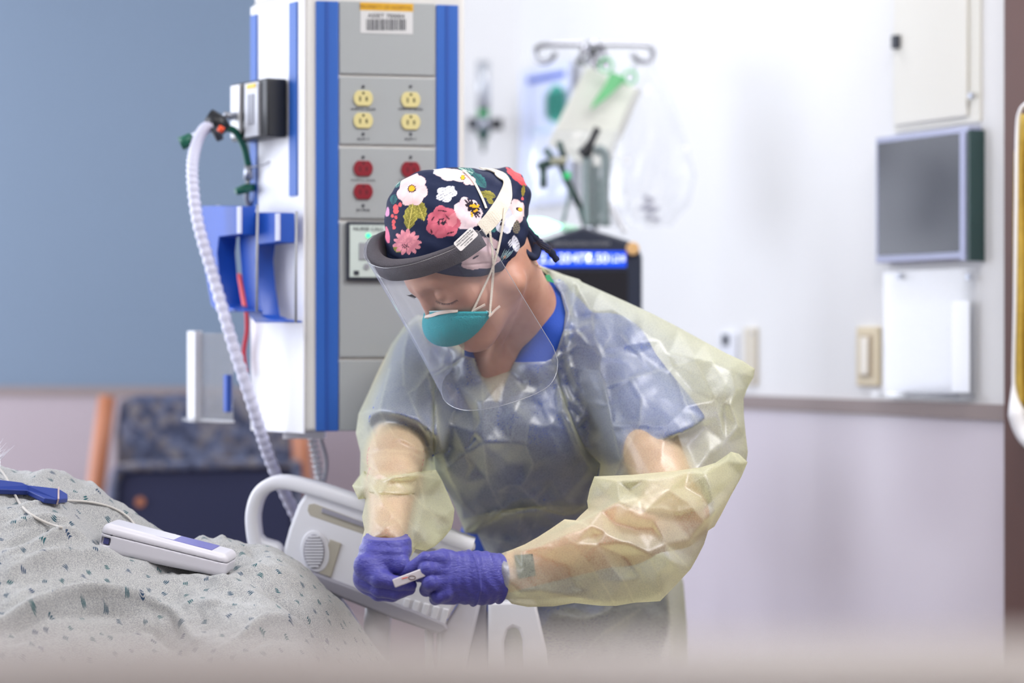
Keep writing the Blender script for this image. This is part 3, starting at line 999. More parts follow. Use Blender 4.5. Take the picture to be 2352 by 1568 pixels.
def surface(fn, lo, hi, h):
    """polygonise fn<0 by surface nets, evaluating only near the surface"""
    lo = np.asarray(lo, float)
    hi = np.asarray(hi, float)
    B = 8
    nb = np.ceil((hi - lo) / (h * B)).astype(int) + 1
    n = nb * B
    bi = np.stack(np.meshgrid(*[np.arange(q) for q in nb], indexing='ij'), -1).reshape(-1, 3)
    cen = lo + (bi * B + (B - 1) / 2) * h
    d = fn(cen)
    act = np.abs(d) < B * h * 1.35
    val = np.empty(tuple(n), np.float32)
    v6 = val.reshape(nb[0], B, nb[1], B, nb[2], B)
    v6[:] = d.reshape(tuple(nb))[:, None, :, None, :, None]
    ai = bi[act]
    off = np.stack(np.meshgrid(*[np.arange(B)] * 3, indexing='ij'), -1).reshape(-1, 3)
    for s in range(0, len(ai), 1500):
        q = ai[s:s + 1500]
        pts = lo + (q[:, None, :] * B + off[None]) * h
        r = fn(pts.reshape(-1, 3)).reshape(len(q), B, B, B)
        v6[q[:, 0], :, q[:, 1], :, q[:, 2], :] = r
    S = val < 0
    m = np.zeros(tuple(n - 1), bool)
    c8 = [(i, j, k) for i in (0, 1) for j in (0, 1) for k in (0, 1)]
    al = np.ones(tuple(n - 1), bool)
    for i, j, k in c8:
        q = S[i:n[0] - 1 + i, j:n[1] - 1 + j, k:n[2] - 1 + k]
        m |= q
        al &= q
    m &= ~al
    ci = np.argwhere(m)
    idx = np.full(tuple(n - 1), -1, np.int32)
    idx[ci[:, 0], ci[:, 1], ci[:, 2]] = np.arange(len(ci))
    cv = {c: val[ci[:, 0] + c[0], ci[:, 1] + c[1], ci[:, 2] + c[2]].astype(float) for c in c8}
    acc = np.zeros((len(ci), 3))
    cnt = np.zeros(len(ci))
    for a in c8:
        for ax in range(3):
            if a[ax] == 0:
                b = list(a)
                b[ax] = 1
                b = tuple(b)
                va, vb = cv[a], cv[b]
                x = (va < 0) != (vb < 0)
                t = np.where(x, va / np.where(x, va - vb, 1), 0)
                pos = np.array(a, float)[None] + np.zeros((len(ci), 3))
                pos[:, ax] = t
                acc += pos * x[:, None]
                cnt += x
    V = lo + (ci + acc / cnt[:, None]) * h
    F = []
    for ax in range(3):
        o1, o2 = [q for q in range(3) if q != ax]
        sl0 = [slice(1, n[q] - 1) for q in range(3)]
        sl1 = [slice(1, n[q] - 1) for q in range(3)]
        sl0[ax] = slice(0, n[ax] - 1)
        sl1[ax] = slice(1, n[ax])
        a = S[tuple(sl0)]
        b = S[tuple(sl1)]
        e = np.argwhere(a != b)
        if not len(e):
            continue
        base = e.copy()
        for q in (o1, o2):
            base[:, q] += 1
        flip = a[e[:, 0], e[:, 1], e[:, 2]]
        if ax == 1:
            flip = ~flip
        cs = []
        for d1, d2 in ((-1, -1), (0, -1), (0, 0), (-1, 0)):
            g = base.copy()
            g[:, o1] += d1
            g[:, o2] += d2
            cs.append(idx[g[:, 0], g[:, 1], g[:, 2]])
        q = np.stack(cs, 1)
        q[~flip] = q[~flip][:, ::-1]
        F.append(q)
    F = np.concatenate(F)
    return V, F[(F >= 0).all(1)]


def mesh_np(name, V, F, m=None, parent=None, smooth=True, **k):
    me = bpy.data.meshes.new(name)
    me.vertices.add(len(V))
    me.vertices.foreach_set('co', np.ascontiguousarray(V, np.float32).ravel())
    nf, kf = F.shape
    me.loops.add(nf * kf)
    me.loops.foreach_set('vertex_index', np.ascontiguousarray(F, np.int32).ravel())
    me.polygons.add(nf)
    me.polygons.foreach_set('loop_start', np.arange(0, nf * kf, kf, dtype=np.int32))
    me.polygons.foreach_set('loop_total', np.full(nf, kf, np.int32))
    me.update(calc_edges=True)
    me.validate()
    if smooth:
        me.polygons.foreach_set('use_smooth', [True] * len(me.polygons))
    o = bpy.data.objects.new(name, me)
    COL.objects.link(o)
    if m:
        me.materials.append(m)
    par(o, parent)
    tag(o, k.get('label'), k.get('cat'), k.get('group'), k.get('kind'))
    return o


def vnormals(V, F):
    n = np.cross(V[F[:, 2]] - V[F[:, 0]], V[F[:, -1]] - V[F[:, 1]])
    N = np.zeros_like(V)
    for c in range(4):
        for a in range(3):
            N[:, a] += np.bincount(F[:, c], n[:, a], len(V))
    return N / (np.linalg.norm(N, axis=1, keepdims=True) + 1e-12)


def set_colors(o, C):
    at = o.data.color_attributes.new('print', 'FLOAT_COLOR', 'POINT')
    C4 = np.ones((len(C), 4), np.float32)
    C4[:, :3] = C
    at.data.foreach_set('color', C4.ravel())


def bvh_of(V, F):
    return BVHTree.FromPolygons([tuple(v) for v in V.tolist()], [tuple(f) for f in F.tolist()])


def hit(bvh, px, py, off=0.0):
    d = Vector(((px - 1176.0) / FPX, 1.0, (784.0 - py) / FPX)).normalized()
    loc, n, i, dist = bvh.ray_cast(Vector((0, 0, CAMZ)), d)
    if loc is None:
        return None
    loc = np.array(loc)
    n = np.array(n)
    if n @ np.array(d) > 0:
        n = -n
    return loc + n * off, n


def rot(V, F, seeds):
    return V


# ================================================================== the person
def nrm(v):
    return np.asarray(v, float) / np.linalg.norm(v)


pit, yaw = math.radians(41), math.radians(24)
hF = V3(-math.cos(pit) * math.cos(yaw), -math.cos(pit) * math.sin(yaw), -math.sin(pit))
hU = V3(-math.sin(pit) * math.cos(yaw), -math.sin(pit) * math.sin(yaw), math.cos(pit))
hS = np.cross(hU, hF)
HR = np.stack([hF, hS, hU])          # rows: world -> head-local
HO = P(1092, 606, 3.71)
HK = 1.03


def hl(x, y, z):
    """head-local (forward, her left, up) to world"""
    return HO + (hF * x + hS * y + hU * z) * HK


SH_L, EL_L, WR_L = P(1425, 850, 3.80), P(1555, 1185, 3.60), P(1140, 1326, 3.485)
SH_R, EL_R, WR_R = P(965, 840, 3.97), P(908, 1052, 3.69), P(890, 1240, 3.50)
NECK_B = P(1218, 768, 3.888)
CHEST = P(1205, 930, 3.93)
WAIST = P(1230, 1180, 4.05)


def s_torso(p):
    d = s_ell(p, CHEST, (.175, .11, .155), np.array([[.93, .37, 0], [-.37, .93, 0], [0, 0, 1]]))
    d = smin(d, s_cap(p, P(1215, 1030, 3.97), WAIST, .125, .115), .08)
    d = smin(d, s_ell(p, P(1260, 1380, 4.14), (.185, .13, .14)), .08)
    d = smin(d, s_cap(p, P(1010, 820, 3.95), P(1390, 830, 3.84), .055, .06), .07)
    d = smin(d, s_cap(p, P(1215, 800, 3.90), P(1240, 740, 3.88), .075, .06), .05)
    # bust
    d = smin(d, s_ell(p, P(1120, 985, 3.87), (.062, .062, .062)), .05)
    d = smin(d, s_ell(p, P(1270, 985, 3.83), (.062, .062, .062)), .05)
    return d


def s_head(p):
    q = ((p - HO) @ HR.T) / HK
    e = s_ell(q, (-.012, 0, .045), (.095, .076, .088))                       # skull
    e = smin(e, s_ell(q, (.045, 0, .035), (.055, .062, .062)), .03)         # forehead
    e = smin(e, s_ell(q, (.045, 0, -.035), (.048, .056, .062)), .03)        # face mass
    e = smin(e, s_ell(q, (.072, 0, -.083), (.022, .022, .018)), .03)        # chin
    qa = q.copy()
    qa[:, 1] = np.abs(qa[:, 1])
    e = smin(e, s_cap(qa, (.0, .052, -.045), (.068, .018, -.08), .016, .014), .025)   # jaw line
    e = smin(e, s_ell(qa, (.058, .040, -.015), (.022, .022, .020)), .025)   # cheekbone
    e = smin(e, s_cap(qa, (.090, .012, .030), (.080, .040, .030), .0085, .008), .014)  # brow
    e = smax(e, -s_ell(qa, (.100, .032, .012), (.017, .019, .014)), .012)  # eye socket
    e = smin(e, s_ell(qa, (.0765, .032, .010), (.0145, .0150, .0125)), .003)      # closed lid over the eyeball
    e = smin(e, s_chain(q, [V3(.090, 0, .026), V3(.097, 0, .006), V3(.107, 0, -.016)], [.0075, .0075, .008], .006), .010)   # nose
    e = smin(e, s_ell(qa, (.103, .010, -.024), (.010, .008, .007)), .006)
    e = smin(e, s_ell(q, (.088, 0, -.050), (.016, .024, .012)), .012)      # mouth
    # ears
    e = smin(e, s_ell(qa, (-.018, .068, .018), (.015, .006, .024)), .006)
    return e * HK


def s_arms(p):
    d = smin(s_cap(p, SH_L, EL_L, .052, .041), s_chain(p, [EL_L, EL_L * .72 + WR_L * .28, WR_L], [.041, .043, .0255], .02), .03)
    e = smin(s_cap(p, SH_R, EL_R, .048, .036), s_chain(p, [EL_R, EL_R * .7 + WR_R * .3, WR_R], [.036, .035, .0255], .02), .03)
    return np.minimum(d, e)


def s_neck(p):
    a = HO - hF * .028 * HK - hU * .025 * HK
    d = s_cap(p, a, NECK_B, .056, .062)
    # the two neck cords and the collar bones
    d = smin(d, s_cap(p, hl(-.012, .060, -.045), P(1128, 835, 3.815), .013, .007), .025)
    d = smin(d, s_cap(p, P(1140, 848, 3.825), P(1290, 800, 3.85), .008, .009), .03)
    return d


def s_body(p):
    d = smin(s_head(p), s_neck(p), .028)
    d = smin(d, s_torso(p) + .004, .045)
    return smin(d, s_arms(p), .03)


SKIN = bpy.data.materials.new('skin')
SKIN.use_nodes = True
nt = SKIN.node_tree
b = nt.nodes['Principled BSDF']
b.inputs['Roughness'].default_value = .5
b.inputs['Subsurface Weight'].default_value = .25
b.inputs['Subsurface Radius'].default_value = (.02, .008, .004)
b.inputs['Subsurface Scale'].default_value = .5
tc = nt.nodes.new('ShaderNodeTexCoord')
n1 = nt.nodes.new('ShaderNodeTexNoise')
n1.inputs['Scale'].default_value = 22
n1.inputs['Detail'].default_value = 5
cr = nt.nodes.new('ShaderNodeValToRGB')
cr.color_ramp.elements[0].position = .3
cr.color_ramp.elements[0].color = srgb(178, 128, 108)
cr.color_ramp.elements[1].position = .7
cr.color_ramp.elements[1].color = srgb(204, 158, 136)
n2 = nt.nodes.new('ShaderNodeTexNoise')
n2.inputs['Scale'].default_value = 420
bp = nt.nodes.new('ShaderNodeBump')
bp.inputs['Strength'].default_value = .15
bp.inputs['Distance'].default_value = .001
nt.links.new(tc.outputs['Object'], n1.inputs['Vector'])
nt.links.new(tc.outputs['Object'], n2.inputs['Vector'])
nt.links.new(n1.outputs['Fac'], cr.inputs[0])
nt.links.new(cr.outputs[0], b.inputs['Base Color'])
nt.links.new(n2.outputs['Fac'], bp.inputs['Height'])
nt.links.new(bp.outputs[0], b.inputs['Normal'])

NURSE = empty('person', (P(1300, 0, 4.15)[0], 4.15, 0), 'person in floral cap, face shield, teal mask and yellow gown bending over the bed', 'person')
bV, bF = surface(s_body, P(780, 1480, 3.9) * V3(1, 0, 1) + V3(0, 3.40, 0), P(1640, 440, 3.9) * V3(1, 0, 1) + V3(0, 4.2, 0), .0032)
BODY = mesh_np('body', bV, bF, SKIN, NURSE)

# ---- scrubs
VN = [(1262, 648), (1240, 700), (1212, 768), (1178, 838), (1140, 930), (1102, 860), (1086, 806), (1080, 760), (1010, 700), (1000, 540), (1230, 560)]


def s_scrub(p):
    d = s_torso(p) - .008
    l = s_cap(p, P(1392, 822, 3.82), P(1535, 1035, 3.71), .066, .076)
    l = smax(l, s_pl(p, P(1517, 1010, 3.71), V3(.457, 0, -.889)), .002)
    r = s_cap(p, P(990, 835, 3.96), P(914, 1040, 3.70), .060, .064)
    r = smax(r, s_pl(p, P(919, 1003, 3.76), V3(-.42, -.40, -.81)), .002)
    d = smin(smin(d, l, .03), r, .03)
    d = smin(d, s_cap(p, P(1276, 672, 3.84), P(1268, 770, 3.81), .022, .030), .012)
    d = smin(d, s_cap(p, P(1268, 770, 3.81), P(1225, 850, 3.80), .030, .030), .012)
    d = smin(d, s_cap(p, P(1072, 770, 3.82), P(1078, 860, 3.81), .010, .014), .012)
    d = d + .0035 * np.sin(p[:, 0] * 55 + p[:, 2] * 38 + 2 * np.sin(p[:, 2] * 21)) * np.clip((1.12 - p[:, 2]) * 8, 0.15, 1)
    pr = np.stack([1176 + p[:, 0] / p[:, 1] * FPX, 784 - (p[:, 2] - CAMZ) / p[:, 1] * FPX], 1)
    v = s_poly(pr, VN) / 1450.0
    return smax(d, -v, .003)


SCRUB = mat('royal_blue_scrubs', (16, 66, 166), .75, noise=.08, nscale=30, bump=.3, bscale=500)
sV, sF = surface(s_scrub, P(830, 1560, 3.9) * V3(1, 0, 1) + V3(0, 3.55, 0), P(1640, 600, 3.9) * V3(1, 0, 1) + V3(0, 4.35, 0), .004)
mesh_np('scrub_top', sV, sF, SCRUB, NURSE)


def s_pants(p):
    d = s_ell(p, P(1270, 1400, 4.15), (.20, .15, .15))
    d = smin(d, s_cap(p, P(1190, 1450, 4.13), V3(.03, 4.2, .12), .095, .07), .04)
    d = smin(d, s_cap(p, P(1380, 1450, 4.13), V3(.17, 4.2, .12), .095, .07), .04)
    return smax(d, p[:, 2] - .80, .01)


pV, pF = surface(s_pants, (-.25, 3.85, .03), (.45, 4.5, .9), .008)
mesh_np('scrub_trousers', pV, pF, mat('navy_trousers', (26, 44, 96), .8, bump=.3, bscale=400), NURSE)
for x in (.03, .17):
    def s_shoe(p, x=x):
        d = smin(s_ell(p, (x, 4.17, .05), (.045, .07, .045)), s_ell(p, (x - .02, 4.07, .035), (.045, .08, .032)), .03)
        return smax(d, .006 - p[:, 2], .003)
    a_, f_ = surface(s_shoe, (x - .1, 3.95, -.02), (x + .1, 4.3, .13), .006)
    mesh_np('shoe', a_, f_, M['white'], NURSE)


# ---- gloves
GL = bpy.data.materials.new('violet_nitrile')
GL.use_nodes = True
nt = GL.node_tree
b = nt.nodes['Principled BSDF']
b.inputs['Base Color'].default_value = srgb(60, 59, 150)
b.inputs['Roughness'].default_value = .38
b.inputs['Sheen Weight'].default_value = .2
tc = nt.nodes.new('ShaderNodeTexCoord')
mp = nt.nodes.new('ShaderNodeMapping')
mp.inputs['Scale'].default_value = (120, 120, 320)
mp.inputs['Rotation'].default_value = (.4, .5, .7)
n1 = nt.nodes.new('ShaderNodeTexNoise')
n1.inputs['Scale'].default_value = 1
n1.inputs['Detail'].default_value = 5
n1.inputs['Distortion'].default_value = 1.2
wv = nt.nodes.new('ShaderNodeTexNoise')
wv.inputs['Scale'].default_value = 38
wv.inputs['Detail'].default_value = 3
ad = nt.nodes.new('ShaderNodeMath')
ad.operation = 'ADD'
bp = nt.nodes.new('ShaderNodeBump')
bp.inputs['Strength'].default_value = .75
bp.inputs['Distance'].default_value = .0022
nt.links.new(tc.outputs['Object'], mp.inputs[0])
nt.links.new(mp.outputs[0], n1.inputs['Vector'])
nt.links.new(tc.outputs['Object'], wv.inputs['Vector'])
nt.links.new(n1.outputs['Fac'], ad.inputs[0])
nt.links.new(wv.outputs['Fac'], ad.inputs[1])
nt.links.new(ad.outputs[0], bp.inputs['Height'])
nt.links.new(bp.outputs[0], b.inputs['Normal'])


def hc(cx, cy, Y):
    """crop coordinates used while measuring the hands"""
    return P(780 + cx * .2232, 1150 + cy * .2232, Y)


def wrinkle(p, amp, f1, f2, dirv):
    t = p @ nrm(dirv)
    return amp * np.sin(t * f1 + 2.2 * np.sin((p @ nrm(V3(.3, .5, -.8))) * f2))


def s_glove_L(p):
    palm = s_cap(p, hc(1090, 650, 3.455), hc(1480, 690, 3.475), .020, .020)
    palm = smin(palm, s_cap(p, hc(1110, 800, 3.450), hc(1480, 800, 3.47), .022, .022), .012)
    palm = smin(palm, s_cap(p, hc(1130, 930, 3.460), hc(1480, 900, 3.475), .019, .020), .012)
    wr_ = s_cap(p, hc(1440, 790, 3.475), hc(1640, 795, 3.487), .0325, .0335)
    palm = smin(palm, wr_, .02)
    fingers = [
        ([hc(1060, 590, 3.452), hc(880, 590, 3.428), hc(730, 690, 3.430), hc(640, 745, 3.438)], [.0125, .0092, .0082, .0068]),
        ([hc(1070, 700, 3.450), hc(890, 700, 3.424), hc(860, 770, 3.440), hc(900, 800, 3.462)], [.0125, .0112, .0095, .008]),
        ([hc(1080, 830, 3.450), hc(925, 840, 3.422), hc(890, 915, 3.440), hc(950, 930, 3.465)], [.0125, .0108, .0092, .008]),
        ([hc(1110, 950, 3.458), hc(1010, 985, 3.436), hc(985, 1010, 3.450), hc(1040, 1000, 3.468)], [.0118, .0095, .0082, .007]),
        ([hc(1250, 640, 3.49), hc(1050, 640, 3.505), hc(900, 720, 3.488), hc(810, 775, 3.478)], [.016, .0115, .0095, .0085]),
    ]
    d = palm
    for pts, rs in fingers:
        f = s_chain(p, pts, rs, .003)
        d = np.minimum(d, smin(palm, f, .009))
    # knuckles
    for c in ((1040, 600), (1040, 720), (1060, 840), (1090, 945)):
        d = smin(d, s_ell(p, hc(c[0], c[1], 3.437), (.010, .009, .009)), .008)
    d = d + wrinkle(p, .0006, 420, 90, V3(1, .2, .25)) * np.clip((p[:, 0] - hc(1000, 0, 3.45)[0]) * 40, 0, 1)
    # rolled seam across the back and the cuff rim
    ax = nrm(hc(1640, 795, 3.487) - hc(1440, 790, 3.475))
    for c, wd, am in ((hc(1345, 790, 3.47), .0016, .0022), (hc(1645, 795, 3.487), .003, .002)):
        tt = (p - c) @ nrm(ax + V3(0, 0, .13 if wd < .002 else 0))
        d = d - am * np.exp(-(tt / wd) ** 2)
    # open end
    d = smax(d, s_pl(p, hc(1652, 795, 3.488), ax), .001)
    d = smax(d, -s_cap(p, hc(1600, 795, 3.486), hc(1700, 797, 3.49), .026, .0315), .001)
    return d


def s_glove_R(p):
    palm = s_cap(p, hc(455, 480, 3.475), hc(330, 690, 3.445), .026, .022)
    palm = smin(palm, s_cap(p, hc(540, 490, 3.470), hc(520, 640, 3.455), .027, .021), .015)
    palm = smin(palm, s_cap(p, hc(400, 560, 3.465), hc(310, 800, 3.462), .026, .022), .015)
    wr_ = s_cap(p, hc(485, 360, 3.498), hc(480, 470, 3.48), .0285, .029)
    palm = smin(palm, wr_, .02)
    fingers = [
        ([hc(270, 690, 3.440), hc(400, 800, 3.425), hc(600, 850, 3.428), hc(735, 865, 3.440)], [.0135, .0122, .0102, .0085]),
        ([hc(250, 790, 3.448), hc(410, 905, 3.436), hc(570, 940, 3.436), hc(720, 905, 3.446)], [.0135, .0122, .0105, .0088]),
        ([hc(250, 800, 3.468), hc(400, 945, 3.452), hc(540, 965, 3.450), hc(660, 930, 3.455)], [.0135, .0118, .0100, .0085]),
        ([hc(300, 800, 3.49), hc(430, 900, 3.476), hc(540, 930, 3.468), hc(640, 900, 3.468)], [.012, .0100, .0088, .0075]),
        ([hc(580, 560, 3.452), hc(630, 660, 3.440), hc(710, 735, 3.446), hc(770, 745, 3.455)], [.019, .0135, .0108, .009]),
    ]
    d = palm
    for pts, rs in fingers:
        f = s_chain(p, pts, rs, .003)
        d = np.minimum(d, smin(palm, f, .010))
    d = smin(d, s_ell(p, hc(235, 650, 3.434), (.011, .010, .012)), .010)
    d = d + wrinkle(p, .0006, 380, 110, V3(.2, .2, 1)) * np.clip((hc(0, 640, 3.45)[2] - p[:, 2]) * -60, 0, 1)
    ax = nrm(hc(492, 335, 3.505) - hc(480, 470, 3.48))
    tt = (p - hc(487, 345, 3.503)) @ ax
    d = d - .0022 * np.exp(-(tt / .0022) ** 2)
    d = smax(d, s_pl(p, hc(487, 335, 3.505), ax + V3(0, -.9, 0.35)), .001)
    d = smax(d, -s_cap(p, hc(485, 400, 3.49), hc(487, 250, 3.52), .022, .029), .001)
    return d


for nm, fn, lo, hi in (('glove', s_glove_L, hc(540, 1150, 3.47), hc(1720, 430, 3.47)), ('glove', s_glove_R, hc(90, 1120, 3.47), hc(860, 200, 3.47))):
    lo = np.array(lo) * V3(1, 0, 1) + V3(0, 3.37, 0)
    hi = np.array(hi) * V3(1, 0, 1) + V3(0, 3.56, 0)
    v_, f_ = surface(fn, lo, hi, .0013)
    mesh_np(nm, v_, f_, GL, NURSE)

# test cartridge in the fingers
tk = empty('test_cartridge', hc(700, 790, 3.45), 'small white plastic test cartridge held between gloved fingertips', 'cartridge')
ax = nrm(hc(800, 745, 3.45) - hc(615, 815, 3.45))
up = nrm(np.cross(V3(0, 1, 0), ax))
if up[2] < 0:
    up = -up
dn = np.cross(ax, up)
MB().box(hc(712, 792, 3.4170), (.046, .0045, .0125), (ax, dn, up)).build('cartridge_body', mat('cartridge_plastic', (206, 200, 206), .35), tk, bevel=.0015)
lp = [hc(745 + 36 * math.cos(t), 790 + 20 * math.sin(t), 3.4144) for t in np.linspace(0, 2 * PI, 20)]
MB().tube(lp, .0005, 6, cap=False).build('cartridge_outline', M['brown'], tk)
MB().tube([hc(640, 800, 3.4144), hc(700, 785, 3.4144)], .0005, 6).build('cartridge_mark', M['orange'], tk)

# ================================================================== cap, shield, mask
def plane3(a, b, c, up):
    n = nrm(np.cross(b - a, c - a))
    return n if n @ up > 0 else -n


CB = (P(885, 606, 3.66), P(1072, 622, 3.64), P(1192, 592, 3.73))
CN = plane3(*CB, hU)


def s_cap_cloth(p):
    q = ((p - HO) @ HR.T) / HK
    a = s_ell(q, (-.002, 0, .050), (.113, .089, .097))
    bq_ = s_ell(p, P(1150, 458, 3.745), (.047, .062, .050))
    d = smin(a, s_ell(p, P(978, 482, 3.69), (.058, .060, .056)), .03)
    d = smin(d, bq_, .010)
    d = smin(d, s_ell(p, P(1160, 540, 3.72), (.030, .05, .045)), .02)
    d = d + .0012 * np.sin(p @ V3(210, 40, -150)) * np.clip((p[:, 0] - P(1060, 0, 3.7)[0]) * 18, 0, 1)
    d = d + .0008 * np.sin(p @ V3(90, 60, 190))
    # hem seam
    h_ = s_pl(p, CB[0], CN)
    d = d + .0010 * np.exp(-((h_ - .015) / .0012) ** 2)
    d = smax(d, -(h_ - .006 * np.sin(p[:, 0] * 30)), .003)
    return d


cV, cF = surface(s_cap_cloth, P(860, 660, 3.7) * V3(1, 0, 1) + V3(0, 3.52, 0), P(1250, 350, 3.7) * V3(1, 0, 1) + V3(0, 3.88, 0), .00135)
cBV = bvh_of(cV, cF)
bBV = bvh_of(bV, bF)
CC = np.array(srgb(20, 30, 62)[:3])[None] + np.zeros((len(cV), 3))
PX = proj(cV)
rs_ = np.random.RandomState(5)


def c3(cx, cy):
    return 870 + cx * .1828, 370 + cy * .1828


def paint(cx, cy, rx, ry, col, ang=0, petals=0, pd=.12, dark=None, dk=0.0, px=False, wob=.05, streak=0.0, seed=0, alpha=1.0):
    """one printed shape, in the cloth's plane around the point at (cx,cy)"""
    if not px:
        cx, cy = c3(cx, cy)
        rx, ry = rx * .1828, ry * .1828
    h = hit(cBV, cx, cy)
    if h is None:
        return
    C = h[0]
    R = max(rx, ry)
    near = np.linalg.norm(cV - C, axis=1) < (R * 1.7 + 2) / 1480
    ii = np.nonzero(near)[0]
    d = PX[ii] - np.array([cx, cy])
    a = math.radians(ang)
    u = (d[:, 0] * math.cos(a) + d[:, 1] * math.sin(a)) / rx
    v = (-d[:, 0] * math.sin(a) + d[:, 1] * math.cos(a)) / ry
    th = np.arctan2(v, u)
    r = np.hypot(u, v)
    lim = 1 + (pd * np.abs(np.cos(petals * th / 2 + seed)) - pd * .5 if petals else 0) + wob * np.sin(3 * th + seed) + wob * .6 * np.sin(7 * th + 2 * seed)
    m = r < lim
    c = np.array(srgb(*col)[:3])[None] + np.zeros((len(ii), 3))
    if dark is not None and dk:
        dc = np.array(srgb(*dark)[:3])
        if petals:
            f = (np.abs(np.cos(petals * th / 2 + seed)) < .22) & (r > .25)
        else:
            f = np.zeros(len(ii), bool)
        t = np.clip(.5 + .5 * np.sin(r * 9 + 2.2 * np.sin(th * 2 + seed)), 0, 1) * dk
        t = np.where(f, np.maximum(t, dk), t)
        c = c * (1 - t[:, None]) + dc * t[:, None]
    if streak:
        t = (np.abs(np.sin(v * 9 + u * 2 + seed)) < streak)
        c[t] = np.array(srgb(24, 32, 60)[:3])
    sel = ii[m]
    CC[sel] = CC[sel] * (1 - alpha) + c[m] * alpha


def leaf(cx, cy, L, W, ang, col, vein=None):
    cx, cy = c3(cx, cy)
    L, W = L * .1828, W * .1828
    h = hit(cBV, cx, cy)
    if h is None:
        return
    ii = np.nonzero(np.linalg.norm(cV - h[0], axis=1) < (L * 1.3 + 2) / 1480)[0]
    d = PX[ii] - np.array([cx, cy])
    a = math.radians(ang)
    u = (d[:, 0] * math.cos(a) + d[:, 1] * math.sin(a)) / L
    v = (-d[:, 0] * math.sin(a) + d[:, 1] * math.cos(a)) / W
    m = (np.abs(u) < 1) & (np.abs(v) < (1 - u * u) * (1 + .08 * np.sin(u * 14)))
    c = np.array(srgb(*col)[:3])[None] * (0.75 + .5 * np.clip(v, -1, 1)[:, None] ** 2)
    if vein:
        t = (np.abs(v) < .07) | (np.abs(np.sin((u + np.abs(v) * .7) * 8)) < .14)
        c[t] = np.array(srgb(*vein)[:3])
    CC[ii[m]] = c[m]


PK, PK2, WH, RO, CO, OL, TE, YE, INK = (238, 206, 206), (232, 150, 160), (226, 226, 238), (206, 104, 122), (226, 92, 96), (150, 142, 60), (44, 104, 106), (240, 178, 32), (36, 22, 40)
leaf(1110, 120, 120, 55, 20, TE, (190, 220, 200))
leaf(1270, 240, 130, 60, 50, TE, (30, 60, 80))
leaf(250, 270, 90, 50, -45, TE, (170, 200, 190))
leaf(185, 480, 70, 45, -80, TE, (20, 50, 80))
leaf(1560, 190, 120, 50, 30, (50, 92, 96), (120, 160, 160))
leaf(1620, 430, 90, 40, 75, TE, (150, 180, 190))
leaf(1440, 850, 70, 40, -10, TE, (20, 50, 70))
leaf(400, 690, 180, 85, 100, OL, (206, 190, 96))
leaf(520, 610, 150, 80, 70, OL, (206, 190, 96))
leaf(1370, 420, 110, 50, 15, OL, (90, 90, 50))
leaf(1400, 500, 60, 30, 40, OL)
leaf(1815, 370, 85, 22, 95, (150, 134, 50))
leaf(230, 1110, 60, 30, 30, OL)
paint(425, 360, 175, 205, PK, 25, petals=7, pd=.14, dark=(222, 180, 184), dk=.35, seed=1)
paint(415, 345, 50, 48, INK, 0, petals=12, pd=.3)
paint(415, 343, 38, 36, YE, 0)
paint(850, 410, 125, 90, WH, -20, petals=5, pd=.3, seed=2, streak=.13)
paint(800, 130, 120, 55, WH, 10, petals=6, pd=.3, seed=2, streak=.12)
paint(930, 175, 200, 75, PK, 8, petals=6, pd=.2, dark=(240, 220, 222), dk=.5, seed=.4)
paint(1130, 235, 85, 62, PK, 25, petals=5, pd=.25, dark=(214, 170, 170), dk=.3, seed=2)
paint(1055, 205, 30, 36, INK)
paint(1055, 203, 22, 30, YE)
paint(1110, 665, 180, 195, (228, 206, 210), 0, petals=8, pd=.12, dark=(206, 184, 196), dk=.4, seed=.8)
paint(1180, 590, 55, 115, INK, -35, petals=11, pd=.6, seed=1)
for i in range(16):
    paint(1205 + rs_.uniform(-50, 50), 610 + rs_.uniform(-85, 85), 15, 14, YE)
paint(808, 770, 205, 195, RO, 0, petals=7, pd=.12, dark=(176, 74, 96), dk=.55, seed=.3)
paint(925, 740, 60, 90, (222, 140, 150), 20, alpha=.6)
for i in range(22):
    a_, r_ = rs_.rand() * 6.28, rs_.rand() ** .6 * 52
    paint(795 + r_ * math.cos(a_), 770 + r_ * math.sin(a_), 11, 9, INK, rs_.rand() * 90)
for (x_, y_, l_, a_) in ((800, 625, 60, 8), (860, 700, 45, 50), (680, 720, 40, -60), (900, 900, 50, -15), (660, 880, 30, 70)):
    paint(x_, y_, l_, 8, (70, 24, 44), a_)
paint(1740, 600, 120, 105, PK, 0, petals=5, pd=.3, dark=(216, 176, 180), dk=.3, seed=1.2)
paint(1755, 700, 60, 90, PK, 20)
paint(1765, 605, 42, 26, INK, 20)
paint(1778, 605, 30, 24, YE)
paint(1590, 750, 115, 155, WH, 10, petals=5, pd=.22, dark=(196, 200, 216), dk=.5, seed=.5)
for i in range(12):
    paint(1540 + rs_.uniform(-30, 30), 750 + rs_.uniform(-60, 60), 7, 16, INK, rs_.rand() * 90)
paint(1730, 830, 45, 85, (120, 112, 96), 5, streak=.3)
paint(355, 1020, 155, 140, PK2, 0, petals=13, pd=.34, dark=(180, 96, 118), dk=.5, seed=.2)
for i in range(13):
    a_, r_ = i * 2.4, 10 + 3.2 * i
    paint(338 + r_ * math.cos(a_), 1072 + r_ * .8 * math.sin(a_), 7.5, 7.5, INK)
paint(108, 930, 28, 105, (232, 120, 150), -8)
paint(108, 640, 26, 60, (214, 150, 190), 5)
paint(1730, 190, 150, 48, (224, 84, 88), 42, petals=8, pd=.25, dark=(150, 40, 60), dk=.4)
paint(1860, 290, 70, 22, (232, 140, 140), 55)
